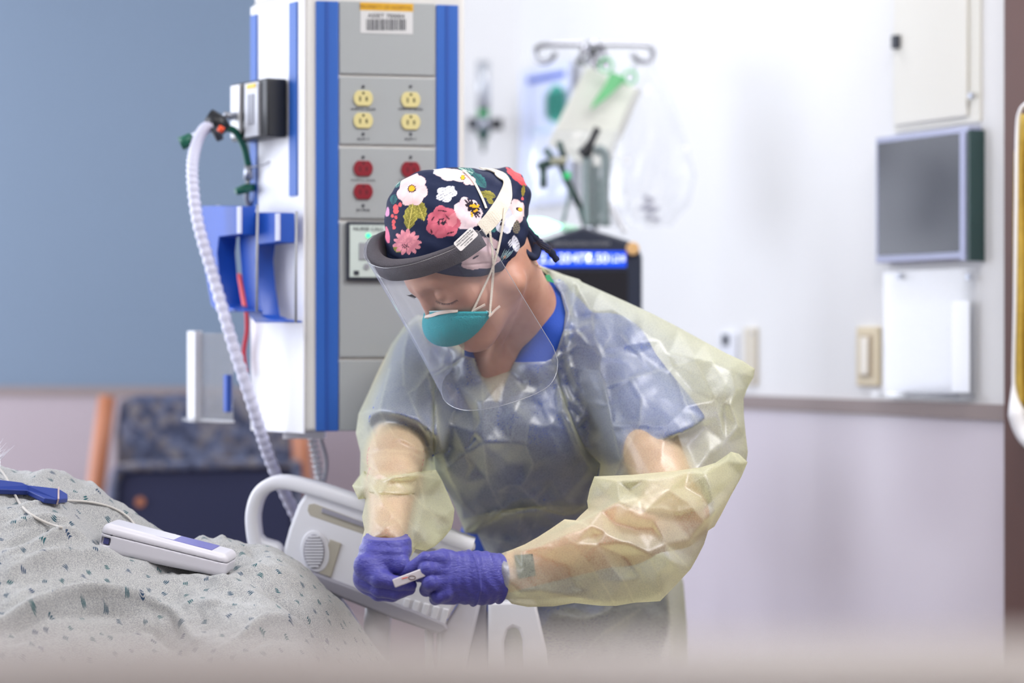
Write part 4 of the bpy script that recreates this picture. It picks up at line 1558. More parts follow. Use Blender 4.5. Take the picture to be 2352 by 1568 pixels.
for x_, y_, r_ in ((268, 548, 24), (212, 580, 33), (215, 625, 34), (172, 688, 20), (215, 705, 20), (188, 760, 24), (182, 800, 18), (192, 835, 22), (1805, 470, 16)):
    paint(x_, y_, r_, r_ * 1.15, CO)
for x_, y_ in ((1050, 1120), (1110, 1130), (1100, 1060), (1160, 1060), (1200, 1080), (1150, 1110), (1225, 1010), (1190, 1035), (1240, 1060)):
    paint(x_, y_, 27, 26, (190, 82, 82))
paint(1340, 1090, 170, 140, (222, 196, 202), -15, petals=4, pd=.1, dark=(204, 176, 188), dk=.3, seed=.9)
paint(1270, 1250, 240, 110, (216, 188, 190), -5, petals=5, pd=.12, dark=(200, 170, 176), dk=.3, seed=.4)
paint(1215, 1205, 45, 12, INK, -30)
paint(1470, 1110, 22, 12, INK, 30)
for i in range(7):
    paint(1560 + i * 14, 1160 + (i % 3) * 16, 5, 70, (150, 180, 186), 25 + i * 4)
paint(1720, 1040, 45, 105, WH, -15, streak=.1)
for i in range(6):
    paint(1640 + i * 12, 1010 + (i % 3) * 22, 7, 34, WH, 35)
CAP = bpy.data.materials.new('printed_cotton')
CAP.use_nodes = True
nt = CAP.node_tree
b = nt.nodes['Principled BSDF']
b.inputs['Roughness'].default_value = .75
b.inputs['Specular IOR Level'].default_value = .3
at = nt.nodes.new('ShaderNodeAttribute')
at.attribute_name = 'print'
nt.links.new(at.outputs['Color'], b.inputs['Base Color'])
tc = nt.nodes.new('ShaderNodeTexCoord')
n1 = nt.nodes.new('ShaderNodeTexNoise')
n1.inputs['Scale'].default_value = 34
n1.inputs['Detail'].default_value = 3
bp = nt.nodes.new('ShaderNodeBump')
bp.inputs['Strength'].default_value = .35
bp.inputs['Distance'].default_value = .006
nt.links.new(tc.outputs['Object'], n1.inputs['Vector'])
nt.links.new(n1.outputs['Fac'], bp.inputs['Height'])
nt.links.new(bp.outputs[0], b.inputs['Normal'])
capo = mesh_np('surgical_cap', cV, cF, CAP, NURSE, label='navy cotton cap printed with pink and white flowers')
set_colors(capo, CC)
M['navycloth'] = mat('navy_cloth', (22, 30, 58), .85, noise=.5, nscale=120)
kx = MB()
kx.tube(spline([P(1192, 520, 3.72), P(1212, 540, 3.715), P(1228, 570, 3.715), P(1222, 588, 3.71), P(1204, 578, 3.70), P(1194, 545, 3.71)], 8), [.006] + [.011] * 39 + [.006], 12, flat=.6)
kx.build('cap_tie', M['navycloth'], capo, smooth=True)
kx = MB()
kx.tube(spline([P(1190, 515, 3.715), P(1218, 535, 3.71), P(1240, 558, 3.71), P(1262, 575, 3.71), P(1281, 600, 3.71)], 8), [.003 + .003 * math.sin(i / 32 * 2.6) + .0007 * math.sin(i * 1.7) for i in range(33)], 8, flat=.45)
kx.build('cap_tie', M['navycloth'], capo, smooth=True)

# hair: wisps at the nape and lashes
HAIR = mat('brown_hair', (88, 62, 44), .5)
hb = MB()
rr_ = np.random.RandomState(2)
for i in range(0):
    x_ = 1176 + rr_.rand() * 18
    h = hit(bBV, x_, 604 + rr_.rand() * 4, .001)
    if h is None:
        continue
    p0 = h[0]
    dd = V3(rr_.uniform(-.006, .004), 0, -rr_.uniform(.002, .006))
    hb.tube([p0 + V3(0, -.001, .006), p0, p0 + dd + V3(0, -.001, 0)], [.00035, .0003, .0001], 4)
for i in range(5):
    hb.tube(spline([P(1222, 565 - i * 3, 3.71), P(1240, 550 + i * 4, 3.70), P(1262, 556 + i * 6, 3.70), P(1282 - i * 5, 580 - i * 4, 3.70)], 5), .00016, 4)
hb.build('hair', HAIR, NURSE, kind='stuff')
LASH = mat('dark_lash', (34, 24, 26), .5)
lb_ = MB()
for i in range(30):
    t = i / 29
    h = hit(bBV, 1003 + 46 * t, 690 + 8 * math.sin(t * 3) - 3 * t, .0006)
    if h is None:
        continue
    p0, n0 = h
    o_ = V3(.0006 + .0028 * t + rr_.uniform(-.0008, .0008), 0, (-.0026 + .001 * t) * rr_.uniform(.6, 1.15))
    lb_.tube([p0, p0 + n0 * .002 + o_ * .5, p0 + n0 * .0036 + o_], [.0004, .0003, .0001], 4)
for i in range(12):
    t = i / 11
    r0 = P(946 + 10 * t, 676 + 6 * t, 3.655)
    lb_.tube([r0, r0 + V3(-.002 - .002 * (1 - t), -.002, -.0015), r0 + V3(-.0045 - .004 * (1 - t) + .002 * t, -.003, -.001 - .003 * t)], [.0004, .0003, .0001], 4)
lb_.build('eyelashes', LASH, NURSE, kind='stuff')
# ---- respirator mask
mb_a, mb_c = V3(.108, 0, .001), V3(.046, .062, -.052)
mn = nrm(np.cross(mb_c - mb_a, V3(.046, -.062, -.052) - mb_a))
if mn[2] < 0:
    mn = -mn


def s_mask(p):
    q = ((p - HO) @ HR.T) / HK
    d = s_ell(q, (.056, 0, -.036), (.066, .066, .041))
    d = smin(d, s_ell(q, (.082, 0, -.038), (.044, .046, .031)), .02)
    d = smax(d, (q - mb_a) @ mn + .35 * np.abs(q[:, 1]) ** 1.5 * .4, .0015)
    d = smax(d, .024 - q[:, 0] + .12 * np.abs(q[:, 1]), .002)
    d = d + .0009 * np.exp(-((((q - mb_a) @ mn + .008) / .0012) ** 2))
    d = d + .0002 * np.sin(q[:, 2] * 2600)
    return d * HK


v_, f_ = surface(s_mask, P(930, 830, 3.65) * V3(1, 0, 1) + V3(0, 3.50, 0), P(1190, 660, 3.65) * V3(1, 0, 1) + V3(0, 3.80, 0), .0016)
mBV = bvh_of(v_, f_)
TEAL = mat('teal_respirator_felt', (34, 158, 168), .85, noise=.12, nscale=70, bump=.5, bscale=450)
msk = mesh_np('respirator_mask', v_, f_, TEAL, NURSE, label='teal cup respirator mask')


def hpath(bv, pts, off, n=8):
    out, nn = [], []
    for x, y in spline(pts, n):
        best = None
        for q in bv:
            h = hit(q, x, y, off)
            if h is not None and (best is None or h[0][1] < best[0][1]):
                best = h
        if best is None:
            continue
        out.append(best[0])
        nn.append(best[1])
    return out, nn


def smooth_path(a, it=3):
    a = [np.array(x) for x in a]
    for _ in range(it):
        a = [a[0]] + [(a[i - 1] + 2 * a[i] + a[i + 1]) / 4 for i in range(1, len(a) - 1)] + [a[-1]]
    return a


def ribbon(pts, nn, w, th=.0008):
    pts = smooth_path(pts)
    nn = smooth_path(nn, 6)
    m = len(pts)
    ws = [w] * m if np.isscalar(w) else list(np.interp(np.linspace(0, 1, m), np.linspace(0, 1, len(w)), w))
    v, f = [], []
    for i in range(m):
        t = nrm(pts[min(i + 1, m - 1)] - pts[max(i - 1, 0)])
        n = nrm(nn[i])
        s_ = nrm(np.cross(t, n))
        for a_, b_ in ((-1, 0), (1, 0), (1, 1), (-1, 1)):
            v.append(pts[i] + s_ * a_ * ws[i] / 2 + n * th * b_)
    for i in range(m - 1):
        for k in range(4):
            k2 = (k + 1) % 4
            f.append((i * 4 + k, i * 4 + k2, i * 4 + 4 + k2, i * 4 + 4 + k))
    f += [(3, 2, 1, 0), tuple((m - 1) * 4 + k for k in range(4))]
    return MB().add(v, f)


M['cream_el'] = mat('cream_elastic', (226, 216, 200), .8, bump=.6, bscale=700)
M['creamp'] = mat('cream_clip', (232, 214, 200), .5)
a_, n_ = hpath([mBV], [(978, 729), (1000, 722), (1028, 717), (1052, 716)], .0012)
ribbon(a_, n_, [.004, .0052, .0052, .0045], .0012).build('nose_clip', M['creamp'], msk)
a_, n_ = hpath([mBV], [(975, 716), (990, 716), (1020, 715), (1046, 714), (1066, 713), (1092, 712), (1112, 714), (1126, 719), (1131, 728)], .0008)
MB().tube(smooth_path(a_, 2), .0011, 6).build('mask_rim', mat('mask_rim', (190, 222, 226), .7), msk, smooth=True)
for pts in ([(1083, 712), (1092, 706), (1110, 697)], [(1118, 724), (1128, 716), (1146, 701)]):
    a_, n_ = hpath([mBV, bBV], pts, .004, 4)
    ribbon(a_, n_, .0032, .0012).build('strap_tab', M['creamp'], msk)
for pts, lift in (([(1083, 712), (1105, 664), (1128, 612), (1143, 566), (1152, 505), (1157, 480)], .004),
                  ([(1120, 723), (1127, 668), (1131, 620), (1127, 575), (1123, 532)], .004),
                  ([(1116, 480), (1106, 455), (1090, 422), (1074, 402), (1064, 394)], .002)):
    a_, n_ = hpath([mBV, bBV, cBV], pts, lift, 6)
    ribbon(smooth_path(a_, 14), n_, .0036, .0010).build('mask_strap', M['cream_el'], msk)

# ---- face shield
fs_path = [(P(880, 536, 3.76)), P(852, 548, 3.715), P(840, 572, 3.665), P(846, 597, 3.622), P(880, 612, 3.588), P(940, 605, 3.566), P(1000, 586, 3.560), P(1050, 564, 3.566), P(1100, 530, 3.585)]
fsp = spline(fs_path, 8)
FC = hl(.0, 0, .06)
FDN = nrm(V3(.42, .20, -.74))
shield = empty('face_shield', (0, 0, 0), None, None)
bpy.data.objects.remove(shield)
v, f = [], []
nb = len(fsp)
for i, p_ in enumerate(fsp):
    t = i / (nb - 1)
    inn = FC - p_
    inn -= FDN * (inn @ FDN)
    inn = nrm(inn)
    th = .023 * (1 - .45 * max(0, (t - .55) / .45)) * (1 if t > .12 else .9)
    ht = .029 - .003 * t
    p0 = p_ + inn * .0012 + FDN * -.001
    prof = [(0.06, 0), (.5, -.04), (.94, 0), (1, .1), (1, .9), (.94, 1), (.06, 1), (0, .93), (0, .07)]
    for a_, b_ in prof:
        v.append(p0 + inn * th * a_ + FDN * ht * b_)
k9 = 9
for i in range(nb - 1):
    for k in range(k9):
        k2 = (k + 1) % k9
        f.append((i * k9 + k, i * k9 + k2, (i + 1) * k9 + k2, (i + 1) * k9 + k))
f += [tuple(range(k9 - 1, -1, -1)), tuple((nb - 1) * k9 + k for k in range(k9))]
FOAM = mat('grey_foam', (74, 70, 76), .95, noise=.2, nscale=400, bump=.9, bscale=700)
vis_path = spline([P(880, 534, 3.765), P(850, 546, 3.715), P(837, 572, 3.663), P(843, 599, 3.618), P(880, 615, 3.583), P(940, 608, 3.561), P(1000, 589, 3.555), P(1050, 567, 3.561), P(1108, 526, 3.58)], 10)
VD = V3(.125, .055, -.212)
cum = [0]
for i in range(1, len(vis_path)):
    cum.append(cum[-1] + np.linalg.norm(vis_path[i] - vis_path[i - 1]))
Lt = cum[-1]
nv = 34
vv, vf = [], []
H_ = np.linalg.norm(VD)
for i, p_ in enumerate(vis_path):
    e = min(cum[i], Lt - cum[i])
    rc = .045
    lim = H_ - (rc - math.sqrt(max(0, rc * rc - (rc - e) ** 2)) if e < rc else 0)
    for j in range(nv + 1):
        t = j / nv * lim / H_
        flare = nrm((p_ - FC) * V3(1, 1, 0)) * .010 * t * t
        vv.append(p_ + VD * t + flare)
for i in range(len(vis_path) - 1):
    for j in range(nv):
        a = i * (nv + 1) + j
        vf.append((a, a + 1, a + nv + 2, a + nv + 1))
VIS = glassy('visor_plastic', haze=.055, gloss=.045, rough=.04, hazecol=(215, 220, 245))
visor = mk('face_shield', vv, vf, VIS, NURSE, smooth=True, label='clear curved face shield visor')
mk('foam_band', v, f, FOAM, visor, smooth=True, label='dark grey foam forehead band')
# polished rim of the visor, both sides and the bottom
rim = [vv[j] for j in range(nv + 1)]
bot = [vv[i * (nv + 1) + nv] for i in range(len(vis_path))]
sid = [vv[(len(vis_path) - 1) * (nv + 1) + j] for j in range(nv, -1, -1)]
MB().tube(rim + bot[1:] + sid[1:], .0005, 6).build('visor_rim', glassy('visor_edge', haze=.5, gloss=.3, rough=.1), visor, smooth=True)
MB().tube(vis_path, .0007, 6).build('visor_top_edge', glassy('visor_edge_top', haze=.25, gloss=.2, rough=.2, hazecol=(150, 150, 160)), visor, smooth=True)
# elastic strap over the cap
a_, n_ = hpath([cBV], [(1104, 527), (1128, 502), (1152, 468), (1162, 440), (1160, 418), (1146, 402), (1124, 393), (1104, 391)], .0022)
ribbon(a_, n_, [.023, .025, .024, .022, .019, .014, .011, .009], .0014).build('elastic_strap', M['cream_el'], visor, label='cream elastic head strap')
# sticker on the visor, near the temple
sc0 = P(1070, 549, 3.553)
tx = nrm(P(1092, 529, 3.558) - P(1050, 568, 3.549))
ty = nrm(np.cross(nrm(V3(0, 1, .1)), tx))
if ty[2] < 0:
    ty = -ty
tn = np.cross(tx, ty)
if tn[1] > 0:
    tn = -tn
pts = []
for k in range(24):
    th = 2 * PI * k / 24
    pts.append(sc0 + tx * (.0155 * np.sign(math.cos(th)) + .0032 * math.cos(th)) + ty * (.0052 * np.sign(math.sin(th)) + .0032 * math.sin(th)))
st = MB().prism(pts, tn * .0004).build('sticker', mat('sticker_white', (226, 222, 220), .5), visor, label='white printed sticker')
for k, (s_, z_) in enumerate((('Created with pride by', .0033), ('WSLD PRODUCTS INC', .0034), ('www.faceshields.com', .0030), ('612.501.2984', .0030))):
    text('sticker_text', s_, sc0 + ty * (.0052 - k * .0036) + tn * .0006, tx, ty if np.dot(np.cross(tx, ty), tn) > 0 else ty, z_, M['dark'], visor, ext=.00003)

# ================================================================== isolation gown
# The stiff non-woven sheet hangs in flat facets between sharp creases: each panel is triangulated between its own
# crease points (reference-crop coordinates, height in mm), given its depth in the room, and closed with a rear skin.
from mathutils.geometry import delaunay_2d_cdt


def g2p(c):
    c = np.asarray(c, float)
    return np.stack([780 + c[..., 0] / 1.668, 560 + c[..., 1] / 1.668], -1)


def cdt(v, e):
    r = delaunay_2d_cdt([Vector(map(float, q)) for q in v], e, [], 0, 1e-4)
    return np.array([tuple(q) for q in r[0]]), np.array([tuple(q) for q in r[2] if len(q) == 3]), r[3]


def pl_interp(cv, cf, val, q):
    out = np.zeros(len(q))
    done = np.zeros(len(q), bool)
    for t in cf:
        a, b_, c = cv[t[0]], cv[t[1]], cv[t[2]]
        d = (b_[0] - a[0]) * (c[1] - a[1]) - (c[0] - a[0]) * (b_[1] - a[1])
        if abs(d) < 1e-9:
            continue
        lo, hi = np.minimum(np.minimum(a, b_), c) - .01, np.maximum(np.maximum(a, b_), c) + .01
        ii = np.nonzero((~done) & (q[:, 0] >= lo[0]) & (q[:, 0] <= hi[0]) & (q[:, 1] >= lo[1]) & (q[:, 1] <= hi[1]))[0]
        if not len(ii):
            continue
        x = q[ii] - a
        l1 = (x[:, 0] * (c[1] - a[1]) - (c[0] - a[0]) * x[:, 1]) / d
        l2 = ((b_[0] - a[0]) * x[:, 1] - x[:, 0] * (b_[1] - a[1])) / d
        m_ = (l1 > -1e-3) & (l2 > -1e-3) & (l1 + l2 < 1.001)
        k = ii[m_]
        out[k] = val[t[0]] * (1 - l1[m_] - l2[m_]) + val[t[1]] * l1[m_] + val[t[2]] * l2[m_]
        done[k] = True
    return out, done


def idw(anch, q):
    a = np.array(anch, float)
    ap = g2p(a[:, :2])
    w_ = 1 / (((q[:, None, :] - ap[None]) ** 2).sum(2) + 60) ** 1.5
    w_ /= w_.sum(1, keepdims=True)
    return w_ @ a[:, 2], w_ @ a[:, 3]


GVS, GFS, GCR = [], [], []
NV_ = 0


def panel(poly, creases, points, anch, bvs, W=70, seed=0, rnd=4.5, margin=.006, back=1.0, openb=(), step=4.0, cell=78):
    """one gown panel; openb lists boundary edges (index pairs) left open: neck and cuffs"""
    global NV_
    rs = np.random.RandomState(seed)
    pp = g2p(poly)
    # coarse crease net
    cv = [tuple(q) for q in pp]
    ch = [0.0] * len(cv)
    ce = [(i, (i + 1) % len(cv)) for i in range(len(cv))]
    for ln in creases:
        prev = None
        for x, y, h in ln:
            q = g2p((x, y))
            j = None
            for k, c in enumerate(cv):
                if (c[0] - q[0]) ** 2 + (c[1] - q[1]) ** 2 < 9:
                    j = k
            if j is None:
                cv.append(tuple(q))
                ch.append(h)
                j = len(cv) - 1
            elif j >= len(pp):
                ch[j] = max(ch[j], h)
            if prev is not None and prev != j:
                ce.append((prev, j))
            prev = j
    for x, y, h in points:
        cv.append(tuple(g2p((x, y))))
        ch.append(h)
    # a few random creases where nothing was authored
    lo, hi = pp.min(0), pp.max(0)
    for gx_ in np.arange(lo[0], hi[0], cell):
        for gy_ in np.arange(lo[1], hi[1], cell):
            q = np.array([gx_, gy_]) + rs.uniform(-.45, .45, 2) * cell
            if s_poly(q[None], pp)[0] > -12:
                continue
            if min((c[0] - q[0]) ** 2 + (c[1] - q[1]) ** 2 for c in cv) < (cell * .62) ** 2:
                continue
            cv.append(tuple(q))
            ch.append(rs.choice([-1, 1]) * rs.uniform(.4, 1) * rnd)
    n0 = len(cv)
    V2, F2, orig = cdt(cv, ce)
    hh = np.zeros(len(V2))
    isb0 = np.zeros(len(V2), bool)
    for i, o_ in enumerate(orig):
        o_ = [k for k in o_ if k < n0]
        if o_:
            hh[i] = ch[o_[0]]
            isb0[i] = o_[0] < len(pp)
        else:
            hh[i] = 3.0
    d0 = np.clip(-s_poly(V2, pp), 0, None)
    ym, T = idw(anch, V2)

    def bulge(d, T):
        u = np.clip(d / W, 0, 1)
        return T * np.sqrt(np.clip(1 - (1 - u) ** 2, 0, 1))
    coarse = ym - bulge(d0, T) - hh / 1000.0 * 1.7
    coarse[isb0] = ym[isb0]
    # fine net
    bd = []
    for i in range(len(pp)):
        a, b_ = pp[i], pp[(i + 1) % len(pp)]
        m = max(1, int(np.linalg.norm(b_ - a) / step))
        bd += [a + (b_ - a) * k / m for k in range(m)]
    bd = np.array(bd)
    gx_, gy_ = np.meshgrid(np.arange(lo[0], hi[0], step), np.arange(lo[1], hi[1], step * .87), indexing='ij')
    gx_ = gx_ + (np.arange(gx_.shape[1]) % 2)[None] * step * .5
    gp = np.stack([gx_.ravel(), gy_.ravel()], 1)
    gp = gp[s_poly(gp, pp) < -step * .55]
    q = np.concatenate([bd, gp])
    V3_, F3, _o = cdt(q, [(i, (i + 1) % len(bd)) for i in range(len(bd))])
    cen = V3_[F3].mean(1)
    F3 = F3[s_poly(cen, pp) < 0]
    a = V3_[F3]
    ar_ = (a[:, 1, 0] - a[:, 0, 0]) * (a[:, 2, 1] - a[:, 0, 1]) - (a[:, 2, 0] - a[:, 0, 0]) * (a[:, 1, 1] - a[:, 0, 1])
    F3[ar_ < 0] = F3[ar_ < 0][:, ::-1]
    Yp, ok = pl_interp(V2, F2, coarse, V3_)
    dist = np.clip(-s_poly(V3_, pp), 0, None)
    ymf, Tf = idw(anch, V3_)
    Yc = ymf - bulge(dist, Tf)
    Yp = np.where(ok, Yp, Yc)
    Y = Yp * .78 + Yc * .22
    onb = dist < .6
    Y[onb] = ymf[onb]
    # keep clear of what is worn underneath
    lim = np.full(len(V3_), 9.0)
    far = np.full(len(V3_), 0.0)
    for i, (x, y) in enumerate(V3_):
        d = Vector(((x - 1176.0) / FPX, 1.0, (784.0 - y) / FPX))
        for bv in bvs:
            loc, n_, _i, _d = bv.ray_cast(Vector((0, 0, CAMZ)), d)
            if loc is not None:
                lim[i] = min(lim[i], loc[1])
    E_ = np.sort(np.concatenate([F3[:, [0, 1]], F3[:, [1, 2]], F3[:, [2, 0]]]), 1)
    E_ = np.unique(E_, axis=0)
    dg_ = np.bincount(E_.ravel(), minlength=len(V3_)).astype(float)

    def lap(y):
        return (np.bincount(E_[:, 0], y[E_[:, 1]], len(y)) + np.bincount(E_[:, 1], y[E_[:, 0]], len(y))) / np.maximum(dg_, 1)
    cl = np.where(lim < 8.9, lim - margin, 9)
    Yr = Y.copy()
    Y = np.minimum(Y, cl)
    push = Yr - Y
    for _ in range(9):
        push = np.maximum(push, lap(push))
    Y = np.where(onb, np.minimum(ymf, cl), Yr - push)
    for _ in range(2):
        Y = np.where(onb, Y, .5 * Y + .5 * lap(Y))
    Y = np.where(onb, Y, np.minimum(Y, cl + .002))
    fine = .0003 * np.sin(V3_[:, 0] * .11 + V3_[:, 1] * .07 + 2 * np.sin(V3_[:, 1] * .05)) + .00015 * np.sin(V3_[:, 0] * .23 - V3_[:, 1] * .19 + 2 * np.sin(V3_[:, 0] * .06))
    Y = Y - fine * (~onb)
    Fr = np.stack([(V3_[:, 0] - 1176) / FPX * Y, Y, CAMZ + (784 - V3_[:, 1]) / FPX * Y], 1)
    Yb = ymf + bulge(dist, Tf) * back + .004 * np.sin(V3_[:, 0] * .05 + V3_[:, 1] * .04)
    Bk = np.stack([(V3_[:, 0] - 1176) / FPX * Yb, Yb, CAMZ + (784 - V3_[:, 1]) / FPX * Yb], 1)
    Bk[onb] = Fr[onb]
    n = len(V3_)
    # drop the rear skin near open rims so that necks and cuffs stay open
    F3 = np.concatenate([F3[:, :1], F3[:, 1:]], 1)
    fb = F3[:, ::-1].copy()
    keep = np.ones(len(fb), bool)
    for (oa, ob) in openb:
        A_2, B_2 = pp[oa], pp[ob]
        e2 = B_2 - A_2
        w2 = V3_[fb].mean(1) - A_2
        t2 = np.clip(w2 @ e2 / (e2 @ e2), 0, 1)
        keep &= np.linalg.norm(w2 - t2[:, None] * e2, axis=1) > 16
    fb = fb[keep]
    idb = np.arange(n) + n
    idb[onb] = np.arange(n)[onb]
    cd = np.full(n, 99.0)
    for a_, b_ in ce[len(pp):]:
        A_3, B_3 = np.array(cv[a_]), np.array(cv[b_])
        e3 = B_3 - A_3
        w3 = V3_ - A_3
        t3 = np.clip(w3 @ e3 / (e3 @ e3 + 1e-9), 0, 1)
        cd = np.minimum(cd, np.linalg.norm(w3 - t3[:, None] * e3, axis=1))
    GCR.append(np.exp(-(cd / 2.6) ** 2))
    GCR.append(np.zeros(n))
    GVS.append(Fr)
    GVS.append(Bk)
    GFS.append(F3 + NV_)
    GFS.append(idb[fb] + NV_)
    NV_ += 2 * n


scBV = bvh_of(sV, sF)
pnBV = bvh_of(pV, pF)

# chest panel
panel([(478, 428), (545, 446), (640, 451), (700, 453), (790, 450), (812, 440), (830, 470), (845, 540), (872, 625), (905, 710), (940, 785), (1000, 842), (985, 900), (955, 960), (945, 1015), (905, 1035), (860, 1040), (800, 1028),
       (735, 1012), (680, 1026), (620, 1050), (545, 1085), (482, 1108), (462, 1060), (440, 1005), (405, 930), (368, 875), (361, 800), (360, 700), (362, 600), (365, 505), (420, 470)],
      [[(545, 446, 0), (549, 600, 13), (551, 760, 15), (566, 900, 14), (602, 985, 9), (625, 1012, 4)],
       [(368, 620, 2), (385, 760, 10), (410, 862, 16), (425, 905, 10), (470, 990, 6)],
       [(430, 690, 9), (480, 800, 15), (500, 850, 4)],
       [(640, 950, 4), (612, 948, 12), (650, 925, 13), (692, 928, 10), (735, 975, 6), (800, 1028, 0)],
       [(722, 690, 6), (712, 770, 8), (742, 845, 11), (715, 905, 8), (692, 928, 10)],
       [(880, 560, 9), (888, 700, 5), (925, 800, 9), (960, 860, 8)],
       [(700, 560, 8), (740, 568, 9), (768, 545, 6)], [(672, 640, 7), (690, 600, 6), (740, 568, 9)],
       [(780, 700, 7), (812, 690, 8), (800, 720, 5)], [(640, 700, 2), (655, 760, 8), (670, 690, 6)],
       [(520, 600, 12), (533, 680, 6), (515, 720, 10)], [(850, 640, 8), (880, 720, 4)]],
      [(450, 540, -9), (410, 640, -7), (500, 640, -11), (520, 740, -8), (440, 780, -5), (520, 850, -6), (480, 910, 5), (520, 980, -6), (650, 840, -3), (600, 800, -4), (620, 600, -3), (640, 500, -4), (750, 500, -3),
       (690, 975, -12), (760, 990, -9), (860, 980, 3), (820, 900, 7), (760, 860, 6), (900, 930, 5), (840, 800, 3), (700, 850, -2), (590, 1040, 8), (540, 1050, -4), (780, 620, -3), (600, 690, -3)],
      [(400, 500, 3.89, .09), (400, 800, 3.88, .11), (800, 480, 3.86, .08), (900, 700, 3.86, .11), (600, 700, 3.88, .14), (600, 1000, 3.97, .13), (900, 1000, 3.95, .13)], [scBV], W=60, seed=1, rnd=1.6, openb=((0, 5),))

# her left upper sleeve and shoulder
panel([(745, 72), (800, 95), (860, 118), (918, 136), (928, 146), (1000, 178), (1100, 222), (1200, 268), (1300, 320), (1400, 375), (1480, 418), (1545, 448), (1590, 478), (1586, 510), (1562, 552), (1548, 592), (1549, 660), (1556, 730), (1564, 795), (1556, 850),
       (1480, 930), (1400, 1010), (1300, 1040), (1180, 1020), (1060, 985), (985, 930), (1000, 842), (940, 785), (905, 710), (872, 625), (845, 540), (830, 470), (812, 440), (835, 400), (858, 330), (866, 262), (848, 190), (800, 122)],
      [[(970, 300, 6), (978, 360, 12), (1003, 430, 14), (996, 485, 13), (1018, 545, 18), (1032, 620, 14), (1045, 700, 13), (1076, 832, 18), (1052, 886, 8)],
       [(1018, 545, 18), (1110, 515, 9), (1200, 492, 9), (1290, 466, 7), (1400, 448, 4)],
       [(868, 262, 2), (880, 268, 9), (985, 262, 8)], [(880, 268, 9), (918, 160, 6)], [(918, 180, 5), (965, 262, 9), (978, 360, 12)],
       [(862, 350, 3), (905, 330, 12), (955, 385, 10), (1003, 430, 14)],
       [(830, 470, 3), (868, 420, 13), (905, 385, 9), (978, 400, 8)],
       [(880, 470, 14), (905, 540, 11), (945, 608, 14), (932, 660, 8)], [(878, 596, 6), (900, 612, 15), (945, 608, 14)],
       [(1076, 832, 18), (1110, 760, 8), (1150, 690, 11), (1158, 596, 8)], [(1076, 832, 18), (1145, 880, 6)],
       [(1360, 440, 4), (1400, 520, 11), (1440, 600, 10), (1455, 660, 5)], [(1430, 450, 5), (1480, 540, 9), (1470, 610, 4)],
       [(1562, 552, 0), (1520, 560, 10), (1500, 620, 14), (1530, 700, 12), (1556, 735, 0)],
       [(1040, 350, 9), (1010, 405, 6)], [(1080, 350, 8), (1110, 385, 10), (1150, 420, 4)], [(1260, 420, 4), (1330, 620, 7), (1368, 680, 5)]],
      [(935, 480, -10), (960, 560, -12), (965, 660, -16), (985, 760, -14), (1030, 850, -6), (900, 240, -3), (1050, 250, -4), (1120, 300, -3), (1230, 370, -4), (1120, 450, -6), (1080, 600, -6), (1200, 580, -3), (1250, 700, -5), (1150, 800, -6),
       (1350, 560, -7), (1400, 700, -8), (1480, 760, -6), (1470, 660, -15), (1300, 800, -6), (1500, 480, 2), (1420, 800, 4), (1230, 840, -4), (900, 430, -6), (930, 340, -6)],
      [(860, 130, 3.90, .05), (900, 300, 3.87, .07), (900, 600, 3.88, .085), (1020, 540, 3.84, .10), (1050, 800, 3.82, .10), (1250, 400, 3.83, .09), (1300, 700, 3.78, .11), (1530, 500, 3.76, .07), (1540, 800, 3.73, .07), (1300, 950, 3.72, .10)], [scBV, bBV], W=48, seed=2, rnd=1.6, openb=((32, 37),))

